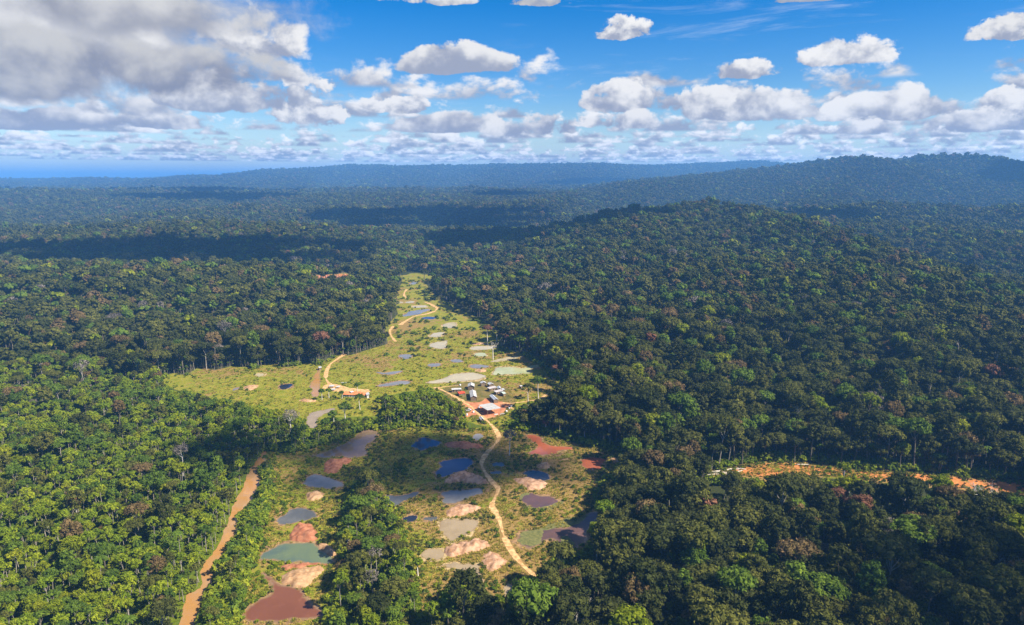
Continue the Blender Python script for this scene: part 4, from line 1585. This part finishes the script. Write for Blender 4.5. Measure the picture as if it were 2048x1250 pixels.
x, y = jgrid(1.5, 250, 560, 32)
x2, y2 = jgrid(2.6, 560, 900, 26)
x, y = np.concatenate([x, x2]), np.concatenate([y, y2])
z = height(x, y)
k = in_open(x, y, z) & (rng.uniform(0, 1, len(x)) < .55 + .6 * fbm(x / 15 + 5, y / 15, 2)) & free(x, y) & ~inside(BSOIL, x, y)
x, y, z = x[k], y[k], z[k]
gp = pts_pack(x, y, z, rng.uniform(.7, 1.4, len(x)), rng.uniform(0, 6.28, len(x)), rng.integers(0, 3, len(x)))
GO = []
for i in range(3):
    o = link(bpy.data.objects.new('grass_tuft', tuft_mesh(800 + i)))
    q = np.where(gp[:, 5] == i)[0][0]
    o.location = gp[q, :3]
    tag(o, kind='stuff')
    GO.append((o,))
scatter('grass', gp, GO)
print('GRASS', len(gp))

# ------------------------------------------------------------------ single trees that stand out
def special(kind, px, py, top_py, label, cat='tree', seed=1, z=0.0, name='emergent_tree', base_is_top=False):
    gx, gy = ground(px, py, z)
    gz = hz(gx, gy)
    # height from the pixel of the top
    a, b_, c_ = px_dir(px, top_py)
    h = max(4.0, CAM_H + c_ / b_ * gy - gz)
    e = empty(name, (gx, gy, gz - .2), random.uniform(0, 6.28))
    if kind == 'bare':
        link(bpy.data.objects.new('trunk', bare_mesh('trunk', seed, h * .92, max(.22, h * .02), .62, 'bleached_wood')), e)
    elif kind == 'snag':
        link(bpy.data.objects.new('trunk', bare_mesh('trunk', seed, h * .95, max(.2, h * .018), .35, 'bleached_wood', 2, 2)), e)
    else:
        R = h * .26
        sp = kind
        zc = h - R * .6
        link(bpy.data.objects.new('trunk', trunk_mesh('trunk', seed, zc, max(.3, h * .018), R, zc, 'bleached_wood')), e)
        cm = crown_mesh('crown', seed, R, R * .75, zc, 20, 40, .42, SPECIES[sp][0], core=.15 if sp == 'grey' else .65)
        link(bpy.data.objects.new('crown', cm), e)
    tag(e, label, cat)
    return e


special('grey', 584, 882, 822, 'tall half-bare grey tree with white trunk at the thicket edge', seed=11)
special('green', 692, 854, 806, 'tall green tree with long pale trunk behind the brown mirror pond', seed=12)
special('green', 668, 858, 822, 'rounded green tree left of the brown mirror pond', seed=29)
special('snag', 575, 882, 850, 'short dead snag beside the tall half-bare grey tree', 'dead tree', 13, name='dead_tree')
special('grey', 1019, 911, 862, 'thin grey tree with straight pale trunk beside the rust-red pond', seed=14)
special('olive', 1216, 887, 838, 'olive tree with bright straight trunk at the forest edge behind the rust-red ponds', seed=15)
special('dark', 1169, 882, 838, 'dark tree with thin pale trunk at the forest edge above the rust-red pond', seed=16)
special('bare', 986, 719, 676, 'leafless pale tree standing alone among the cream ponds', 'dead tree', 17, name='dead_tree')
special('grey', 993, 684, 655, 'slim grey tree with pale trunk where the cream ponds meet the forest', seed=18)
special('snag', 733, 963, 938, 'forked white snag in the scrub between the blue and grey ponds', 'dead tree', 19, name='dead_tree')
special('olive', 1057, 818, 768, 'tall thin olive tree with pale trunk east of the big shed', seed=20)
special('green', 1077, 800, 755, 'tall green tree with pale trunk beside the side track', seed=21)
special('bright', 836, 1152, 1118, 'green tree with white trunk at the eastern tip of the forest strip', seed=22)
for q in [(644, 800, 779, 'slim pale-trunked tree at the bank of the muddy channel'), (658, 796, 777, 'slim pale-trunked tree below the bare sand and shelters'),
          (684, 798, 782, 'slim pale-trunked tree at the near end of the orange-red roof'), (720, 820, 788, 'bare-looking tree with pale trunk in front of the orange-red roof'),
          (715, 790, 766, 'thin tree rising behind the little white porch roof')]:
    special('green', *q, seed=int(q[0]), name='young_tree')
# trees seen over the canopy: their bases are hidden, the crown tops are set in the photograph


def canopy_tree(kind, px, top_py, h, R, label, seed, name='emergent_tree', gz=None):
    # walk along the ray of the crown top until the ground lies h below it
    a, b_, c_ = px_dir(px, top_py)
    Ys = np.arange(230, 2600, 3.0)
    gs = height(a / b_ * Ys, Ys)
    hit = np.where(CAM_H + c_ / b_ * Ys - gs <= h)[0]
    if not len(hit):
        return
    best = (a / b_ * Ys[hit[0]], Ys[hit[0]], gs[hit[0]])
    e = empty(name, (best[0], best[1], best[2] - .2), random.uniform(0, 6.28))
    if kind == 'bare':
        link(bpy.data.objects.new('trunk', bare_mesh('trunk', seed, h * .95, .42, .6, 'bleached_wood', 5, 3)), e)
    else:
        zc = h - R * .55
        link(bpy.data.objects.new('trunk', trunk_mesh('trunk', seed, zc, .4, R, zc, 'bleached_wood')), e)
        link(bpy.data.objects.new('crown', crown_mesh('crown', seed, R, R * .72, zc, 26, 50, .45, SPECIES[kind][0], core=.12 if kind == 'grey' else .66)), e)
    tag(e, label, 'tree' if kind != 'bare' else 'dead tree')


canopy_tree('lime', 1700, 960, 27, 8.0, 'big lime-green domed tree rising below the clay cut', 31)
canopy_tree('lime', 1885, 956, 25, 7.0, 'wide lime-green tree in front of the clay strip', 32)
canopy_tree('russet', 1680, 983, 24, 4.6, 'small rust-brown crown in front of the big lime-green tree', 33)
canopy_tree('russet', 1722, 998, 25, 7.2, 'wide rust-brown twiggy crown below the big lime-green tree', 34)
canopy_tree('russet', 1930, 1030, 22, 5.0, 'pinkish brown twiggy crown in the dark canopy', 35)
canopy_tree('bare', 1973, 958, 27, 6, 'white leafless tree standing against the clay strip', 36, 'dead_tree')
canopy_tree('bare', 2022, 1098, 25, 6, 'white crooked leafless tree in the dark canopy', 37, 'dead_tree')
canopy_tree('bare', 1165, 1200, 25, 6, 'big bleached leafless tree spreading over the canopy by the track end', 38, 'dead_tree')
canopy_tree('grey', 226, 630, 27, 10.0, 'wide ashen leafless crown on the western rise', 39)
canopy_tree('grey', 290, 604, 26, 9.0, 'wide grey-pink leafless crown near the top of the western rise', 40)
canopy_tree('grey', 360, 895, 24, 5.0, 'pale grey bare crown in the western forest above the river', 41)
canopy_tree('russet', 148, 998, 20, 4.0, 'brownish pink crown in the western regrowth', 42)
canopy_tree('lime', 1690, 930, 24, 3.4, 'small vivid green crown right beneath the clay cut', 43)
canopy_tree('bright', 1210, 1005, 24, 5.5, 'yellow-green rounded tree on the edge of the weed-covered pond', 44)
canopy_tree('bright', 1195, 1050, 22, 4.6, 'yellow-green tree overhanging the weed-covered pond', 45)
canopy_tree('russet', 1091, 843, 11, 2.4, 'small orange-red crown glowing in the dark forest edge', 46)
canopy_tree('olive', 1318, 822, 30, 7.0, 'tall spreading olive tree with white trunk at the forest edge', 47)
canopy_tree('russet', 975, 652, 24, 5.0, 'pinkish brown crown beside the northern clearing', 48)
canopy_tree('dark', 1580, 985, 25, 6.5, 'dark rounded tree in front of the clay cut', 49)

# ------------------------------------------------------------------ the camp
noisy('tin_roof', (0.36, 0.355, 0.34), (0.47, 0.46, 0.44), 0.5, rough=.55, detail=5)
noisy('white_roof', (0.40, 0.40, 0.40), (0.54, 0.54, 0.53), 0.5, rough=.6)
noisy('blue_roof', (0.34, 0.37, 0.42), (0.44, 0.47, 0.51), 0.5, rough=.6)
noisy('green_roof', (0.34, 0.42, 0.37), (0.43, 0.50, 0.45), 0.5, rough=.6)
noisy('pink_roof', (0.38, 0.34, 0.33), (0.47, 0.43, 0.41), 0.5, rough=.6)
noisy('red_roof', (0.50, 0.060, 0.030), (0.62, 0.10, 0.045), 0.5, rough=.6)
noisy('orange_roof', (0.58, 0.17, 0.060), (0.68, 0.25, 0.10), 0.4, rough=.6)
noisy('board_wall', (0.16, 0.115, 0.075), (0.24, 0.18, 0.12), 1.0)
noisy('white_wall', (0.55, 0.53, 0.48), (0.68, 0.66, 0.60), 1.0)
noisy('timber', (0.22, 0.15, 0.09), (0.34, 0.25, 0.15), 2.0)
noisy('dark_opening', (0.012, 0.012, 0.014), (0.02, 0.02, 0.022), 1.0, rough=.3)
noisy('tank_paint', (0.62, 0.64, 0.66), (0.74, 0.75, 0.76), 1.5, rough=.4)
noisy('tarp_blue', (0.10, 0.16, 0.30), (0.16, 0.24, 0.40), 1.0, rough=.5)


def box(cx, cy, cz, lx, ly, lz):
    v_ = [(cx + sx * lx / 2, cy + sy * ly / 2, cz + sz * lz / 2) for sz in (-1, 1) for sx, sy in ((-1, -1), (1, -1), (1, 1), (-1, 1))]
    return v_, [(3, 2, 1, 0), (4, 5, 6, 7), (0, 1, 5, 4), (1, 2, 6, 5), (2, 3, 7, 6), (3, 0, 4, 7)]


def slab(p00, p10, p11, p01, th=.06):
    P_ = [np.array(p, float) for p in (p00, p10, p11, p01)]
    n = np.cross(P_[1] - P_[0], P_[3] - P_[0]); n /= np.linalg.norm(n)
    if n[2] < 0:
        n = -n
    v_ = [p - n * th for p in P_] + [p for p in P_]
    return v_, [(3, 2, 1, 0), (4, 5, 6, 7), (0, 1, 5, 4), (1, 2, 6, 5), (2, 3, 7, 6), (3, 0, 4, 7)]


def building(name, corners, z, roof, label, style='gable', wall='board_wall', rise=1.1, ridge=None, walled=True, cat='hut', sheets=None, front_high=False):
    """corners: pixels of the four roof corners, taken at eaves height z"""
    P_ = np.array(G(corners, z))
    c = P_.mean(0)
    u = (P_[1] - P_[0]) + (P_[2] - P_[3])
    v_ = (P_[3] - P_[0]) + (P_[2] - P_[1])
    lu, lv = np.linalg.norm(u) / 2, np.linalg.norm(v_) / 2
    if (ridge == 'v') or (ridge is None and lv > lu):
        ax, L, Wd = v_, lv, lu
    else:
        ax, L, Wd = u, lu, lv
    L, Wd = max(L, 3.0), max(Wd, 2.4)
    ang = math.atan2(ax[1], ax[0])
    g = hz(*c)
    e = empty(name, (c[0], c[1], g), ang)
    ov = .5
    hi = 1 if front_high == (math.cos(ang) > 0) else -1       # which long side is the high one
    nsh = sheets or max(2, int(round(L / 2.6)))

    def slope(y0, z0, y1, z1):
        for i in range(nsh):
            x0, x1 = -L / 2 + i * L / nsh, -L / 2 + (i + 1) * L / nsh
            dz_ = .012 * (i % 2)
            vv_, ff_ = slab((x0, y0, z0 + dz_), (x1 + .04, y0, z0 + dz_), (x1 + .04, y1, z1 + dz_), (x0, y1, z1 + dz_), .05)
            mesh_obj('roof_sheet', vv_, ff_, roof, e)
    if style == 'gable':
        slope(-Wd / 2, z, 0.06, z + rise)
        slope(Wd / 2, z, -0.06, z + rise)
        rv, rf = box(0, 0, z + rise + .05, L, .35, .08)
        mesh_obj('ridge_cap', rv, rf, roof, e)
    else:
        slope(-Wd / 2, z + hi * rise * .5, Wd / 2, z - hi * rise * .5)
    wl, ww = L - 2 * ov, Wd - 2 * ov
    if walled:
        zl = z if style == 'gable' else z - rise * .5
        wv, wf = box(0, 0, zl / 2 - .12, wl, ww, zl - .2)
        if style == 'gable':
            n0 = len(wv)
            wv = list(wv) + [(-wl / 2, 0, z + rise * .78), (wl / 2, 0, z + rise * .78)]
            wf = [f_ for f_ in wf if f_ != (4, 5, 6, 7)] + [(7, 4, n0), (5, 6, n0 + 1), (4, 5, n0 + 1, n0), (6, 7, n0, n0 + 1)]
        mesh_obj('wall', wv, wf, wall, e)
        for s_ in (-1, 1):
            dv, df = box(L * .15 * s_, s_ * (ww / 2 + .02), 1.0, .95, .08, 2.0)
            d_ = mesh_obj('door', dv, df, 'timber', e)
            for k_ in range(max(1, int(wl / 3.4))):
                wx = -wl / 2 + 1.2 + k_ * 3.0
                if abs(wx - L * .15 * s_) < 1.1 or wx > wl / 2 - .6:
                    continue
                vv_, ff_ = box(wx, s_ * (ww / 2 + .02), 1.55, 1.0, .07, .9)
                w_ = mesh_obj('window', vv_, ff_, 'dark_opening', e)
    for sx in np.linspace(-L / 2 + .25, L / 2 - .25, max(2, int(L / 4.5) + 1)):
        for s_ in (-1, 1):
            zt_ = z - .05 if style == 'gable' else z - .1 - hi * s_ * rise * .46
            pv_, pf_ = box(sx, s_ * (Wd / 2 - .2), (zt_ - .3) / 2, .18, .18, zt_ + .3)
            mesh_obj('post', pv_, pf_, 'timber', e)
    tag(e, label, cat)
    return e


building('open_shed', c8((1055, 680), (1395, 630), (1500, 800), (1145, 865)), 5.0, 'tin_roof', 'large open-sided shed with pale grey tin roof on red earth', 'mono', rise=.9, ridge='u', walled=False, cat='shed', sheets=9, front_high=True)
building('hut', c8((745, 350), (915, 335), (945, 500), (785, 510)), 3.6, 'tin_roof', 'long grey gabled house beside the track in the middle of the camp', ridge='v', rise=1.5, cat='house')
building('hut', c8((725, 165), (872, 152), (892, 225), (702, 242)), 3.6, 'tin_roof', 'grey gabled house with dark gable facing the big shed', ridge='v', rise=1.6, cat='house')
building('hut', c8((288, 282), (540, 255), (545, 308), (298, 308)), 3.0, 'white_roof', 'low whitish hut with long roof next to the red roof', ridge='u', rise=.5)
building('hut', c8((455, 368), (630, 342), (612, 402), (462, 420)), 2.8, 'red_roof', 'small hut with vivid red roof', ridge='u', rise=.7)
building('hut', c8((1030, 128), (1150, 95), (1188, 140), (1055, 150)), 3.2, 'white_roof', 'white-roofed hut at the north edge of the camp by the cream pond', ridge='v', rise=1.2)
building('hut', c8((1225, 152), (1300, 130), (1405, 175), (1245, 185)), 3.2, 'white_roof', 'white gabled hut behind the long pink-grey roof', ridge='v', rise=1.1)
building('hut', c8((1218, 255), (1418, 214), (1442, 247), (1255, 290)), 3.2, 'pink_roof', 'long hut with flat pinkish grey roof on the east side of the camp', 'mono', ridge='u', rise=.5)
building('hut', c8((1470, 220), (1530, 240), (1562, 288), (1478, 282)), 3.0, 'blue_roof', 'bluish grey hut half hidden between the pinkish roofs', ridge='v', rise=.8)
building('hut', c8((1383, 345), (1572, 298), (1605, 335), (1425, 377)), 3.0, 'pink_roof', 'second pinkish grey long hut nearer to the trees', 'mono', ridge='u', rise=.5)
building('hut', c8((1570, 268), (1620, 285), (1660, 318), (1608, 312)), 2.8, 'white_roof', 'tiny pale hut behind the pinkish huts', 'mono', ridge='v', rise=.3)
building('hut', c8((1535, 375), (1600, 355), (1690, 410), (1612, 420)), 2.8, 'green_roof', 'small hut with pale green roof among dark bushes', ridge='u', rise=.7)
building('hut', c8((1278, 470), (1352, 438), (1487, 560), (1388, 582)), 3.2, 'blue_roof', 'bluish white gabled hut set at an angle north of the big shed', ridge='v', rise=1.1)
building('hut', c8((998, 1025), (1080, 1008), (1137, 1075), (1043, 1088)), 2.8, 'white_roof', 'small white gabled hut at the bend of the track below the shed', ridge='v', rise=1.0)
building('hut', c1((1222, 365), (1240, 358), (1258, 368), (1230, 376)), 2.6, 'white_roof', 'tiny white hut alone in the grass east of the camp', ridge='u', rise=.5)
building('hut', c1((1640, 370), (1695, 362), (1702, 378), (1648, 384)), 3.2, 'tin_roof', 'pale roof tucked under the forest edge by the side track', 'mono', ridge='u', rise=.4)
building('long_house', c9((990, 728), (1485, 740), (1500, 785), (1000, 765)), 3.2, 'orange_roof', 'long house with orange-red roof and white wall in the western clearing', 'mono', wall='white_wall', ridge='u', rise=1.4, cat='house', sheets=12)
building('hut', c9((1490, 740), (1565, 735), (1580, 785), (1510, 795)), 3.4, 'white_roof', 'white-roofed annex at the end of the orange-red roof', 'mono', wall='white_wall', ridge='v', rise=.5)
building('hut', c9((1140, 712), (1190, 700), (1198, 728), (1150, 738)), 4.0, 'white_roof', 'little white porch roof standing behind the long house', ridge='u', rise=.5, walled=False)
building('open_shed', c9((660, 572), (770, 568), (790, 592), (668, 596)), 1.8, 'tin_roof', 'low grey-brown open shelter beside the bend of the dirt track', 'mono', ridge='u', rise=.3, walled=False, cat='shelter')
building('open_shed', c9((820, 588), (905, 585), (915, 608), (830, 612)), 1.8, 'tin_roof', 'second low shelter between the track bend and the long house', 'mono', ridge='u', rise=.3, walled=False, cat='shelter')
building('open_shed', c9((700, 648), (800, 645), (805, 668), (708, 672)), 1.6, 'tin_roof', 'lowest grey shelter at the edge of the bare sand', 'mono', ridge='u', rise=.3, walled=False, cat='shelter')
building('hut', c9((425, 150), (470, 145), (475, 172), (432, 178)), 3.0, 'white_roof', 'small pale hut at the head of the muddy channel', ridge='u', rise=.6)
building('hut', [(640, 556), (648, 555), (648, 559), (640, 559)], 3.4, 'white_roof', 'left of two white huts in the distant brown clearing', ridge='u', rise=.9)
building('hut', [(651, 557), (660, 556), (660, 560), (651, 560)], 3.4, 'white_roof', 'larger of two white huts in the distant brown clearing', ridge='u', rise=.9)


def lathe(prof_, sides=10):
    V_, F_ = [], []
    for r_, z_ in prof_:
        for k in range(sides):
            a = 2 * math.pi * k / sides
            V_.append((r_ * math.cos(a), r_ * math.sin(a), z_))
    for i in range(len(prof_) - 1):
        for k in range(sides):
            a, b_ = i * sides + k, i * sides + (k + 1) % sides
            F_.append((a, b_, b_ + sides, a + sides))
    F_.append(tuple(range(sides))[::-1])
    F_.append(tuple((len(prof_) - 1) * sides + k for k in range(sides)))
    return V_, F_


def tank(px, label):
    x_, y_ = ground(*px)
    e = empty('water_tank', (x_, y_, hz(x_, y_) + .05), random.uniform(0, 6))
    v_, f_ = lathe([(.78, 0), (.85, .1), (.85, .5), (.80, .55), (.85, .6), (.85, 1.1), (.80, 1.15), (.85, 1.2), (.7, 1.5), (.3, 1.62)])
    mesh_obj('body', v_, f_, 'tank_paint', e)
    v_, f_ = lathe([(.3, 1.62), (.3, 1.72), (.1, 1.74)])
    mesh_obj('lid', v_, f_, 'dark_opening', e)
    tag(e, label, 'tank')


def boat_like(px0, px1, wd, label, name, material, hgt=.7):
    a, b_ = np.array(ground(*px0)), np.array(ground(*px1))
    c, d = (a + b_) / 2, b_ - a
    L = np.linalg.norm(d)
    e = empty(name, (c[0], c[1], hz(*c) + .12), math.atan2(d[1], d[0]))
    V_, F_ = [], []
    st = np.linspace(-1, 1, 9)
    for s_ in st:
        k = (1 - abs(s_) ** 3) * .9 + .1
        for q, zz_ in ((-1, hgt + .25 * s_ * s_), (-.55, .05 + .2 * s_ * s_), (.55, .05 + .2 * s_ * s_), (1, hgt + .25 * s_ * s_)):
            V_.append((s_ * L / 2, q * wd / 2 * k, zz_))
    for i in range(8):
        for q in range(3):
            F_.append((i * 4 + q, i * 4 + q + 1, i * 4 + q + 5, i * 4 + q + 4))
    F_ += [(0, 1, 2, 3), (35, 34, 33, 32)]
    mesh_obj('hull', V_, F_, material, e)
    for s_ in (-.4, .1, .5):
        v_, f_ = box(s_ * L / 2, 0, hgt * .75, .3, wd * .78, .06)
        mesh_obj('bench', v_, f_, 'timber', e)
    tag(e, label, 'boat')


tank(c8((1825, 752))[0], 'white water tank beside the side track, nearest the forest')
tank(c8((1770, 800))[0], 'white water tank on the eastern rim of the red earth')
tank(c8((1700, 882))[0], 'pale water tank at the corner of the red earth')
tank(c8((995, 792))[0], 'pale water tank at the left wall of the big shed')
tank(c8((855, 902))[0], 'white water tank where the tracks meet')
tank(c8((688, 970))[0], 'white water tank by the dark tree clump')
tank(c8((515, 208))[0], 'white water tank beside the cream pond path')
tank(c8((740, 268))[0], 'small pale water tank in front of the gabled house')
boat_like(c9((922, 532))[0], c9((1058, 526))[0], 1.5, 'long white boat lying in the grass above the dirt track', 'boat', 'white_roof')


def plank_pile(px, n, label, rz, L=3.2):
    x_, y_ = ground(*px)
    e = empty('plank_pile', (x_, y_, hz(x_, y_) + .08), rz)
    r = np.random.default_rng(int(px[0]))
    for i in range(n):
        v_, f_ = box(r.uniform(-.2, .2), (i % 4) * .34 - .5, .08 + (i // 4) * .14, L * r.uniform(.8, 1.1), .28, .12)
        mesh_obj('plank', v_, f_, 'timber' if r.uniform() < .5 else 'tank_paint', e)
    tag(e, label, 'planks')


plank_pile(c8((1430, 950))[0], 12, 'stack of pale planks in front of the big shed', .4)
plank_pile(c8((1555, 942))[0], 8, 'short stack of planks on the southern rim of the red earth', 1.1)
plank_pile(c8((1612, 935))[0], 8, 'stack of planks at the south-east corner of the red earth', .2)
plank_pile(c8((1050, 872))[0], 10, 'stack of light boards at the left front post of the big shed', .1, 4.0)
plank_pile(c8((955, 1085))[0], 6, 'few planks in the grass left of the small white hut', .8, 2.4)

# a parked pickup in the shade at the left of the red earth
def pickup(px, rz, label):
    x_, y_ = ground(*px)
    e = empty('pickup_truck', (x_, y_, hz(x_, y_) + .07), rz)
    v_, f_ = box(0, 0, .78, 4.9, 1.75, .55)
    mesh_obj('body', v_, f_, 'tank_paint', e)
    V_ = [(-.3, -.8, 1.05), (1.5, -.8, 1.05), (1.5, .8, 1.05), (-.3, .8, 1.05), (-.15, -.68, 1.75), (1.0, -.68, 1.75), (1.0, .68, 1.75), (-.15, .68, 1.75)]
    cb = mesh_obj('cab', V_, [(4, 5, 6, 7), (0, 1, 5, 4), (1, 2, 6, 5), (2, 3, 7, 6), (3, 0, 4, 7)], 'dark_opening', e)
    v_, f_ = box(.42, 0, 1.78, 1.15, 1.36, .06)
    mesh_obj('roof', v_, f_, 'tank_paint', cb)
    v_, f_ = box(-1.4, 0, 1.07, 1.9, 1.5, .05)
    mesh_obj('bed', v_, f_, 'dark_opening', e)
    wv, wf = lathe([(.36, -.12), (.38, 0), (.36, .12)], 12)
    for sx in (-1.5, 1.5):
        for sy in (-.82, .82):
            w_ = mesh_obj('wheel', wv, wf, 'dark_opening', e)
            w_.location = (sx, sy, .38)
            w_.rotation_euler = (math.pi / 2, 0, 0)
    tag(e, label, 'truck')


pickup(c8((730, 850))[0], .3, 'pale pickup truck parked at the dark tree clump')

# felled trunks at the clay cut
for i, (px0, px1) in enumerate([((1405, 948), (1440, 942)), ((1418, 943), (1452, 946)), ((1432, 950), (1470, 944)), ((1440, 940), (1480, 939)), ((1455, 948), (1486, 942)),
                                ((1412, 951), (1436, 949)), ((1470, 936), (1492, 940)), ((1448, 944), (1462, 938)), ((1585, 930), (1618, 930)), ((1425, 946), (1460, 950))]):
    a, b_ = np.array(ground(*px0)), np.array(ground(*px1))
    c, d = (a + b_) / 2, b_ - a
    L = np.linalg.norm(d)
    v_, f_ = tube([(-L / 2, 0, 0), (0, .2, .05), (L / 2, 0, .1)], [.38, .33, .22], 8)
    f_ = list(f_) + [tuple(range(8))[::-1], tuple(16 + q for q in range(8))]
    e = mesh_obj('felled_trunk', v_, f_, 'bleached_wood', smooth=True)
    e.location = (c[0], c[1], hz(*c) + .34)
    e.rotation_euler = (0, 0, math.atan2(d[1], d[0]))
    if px0[0] > 1500:
        tag(e, 'single pale felled trunk lying along the back of the clay cut', 'log')
    else:
        tag(e, 'bleached felled trunk in the jumble west of the clay cut', 'log', 'felled trunks in the jumble west of the clay cut')
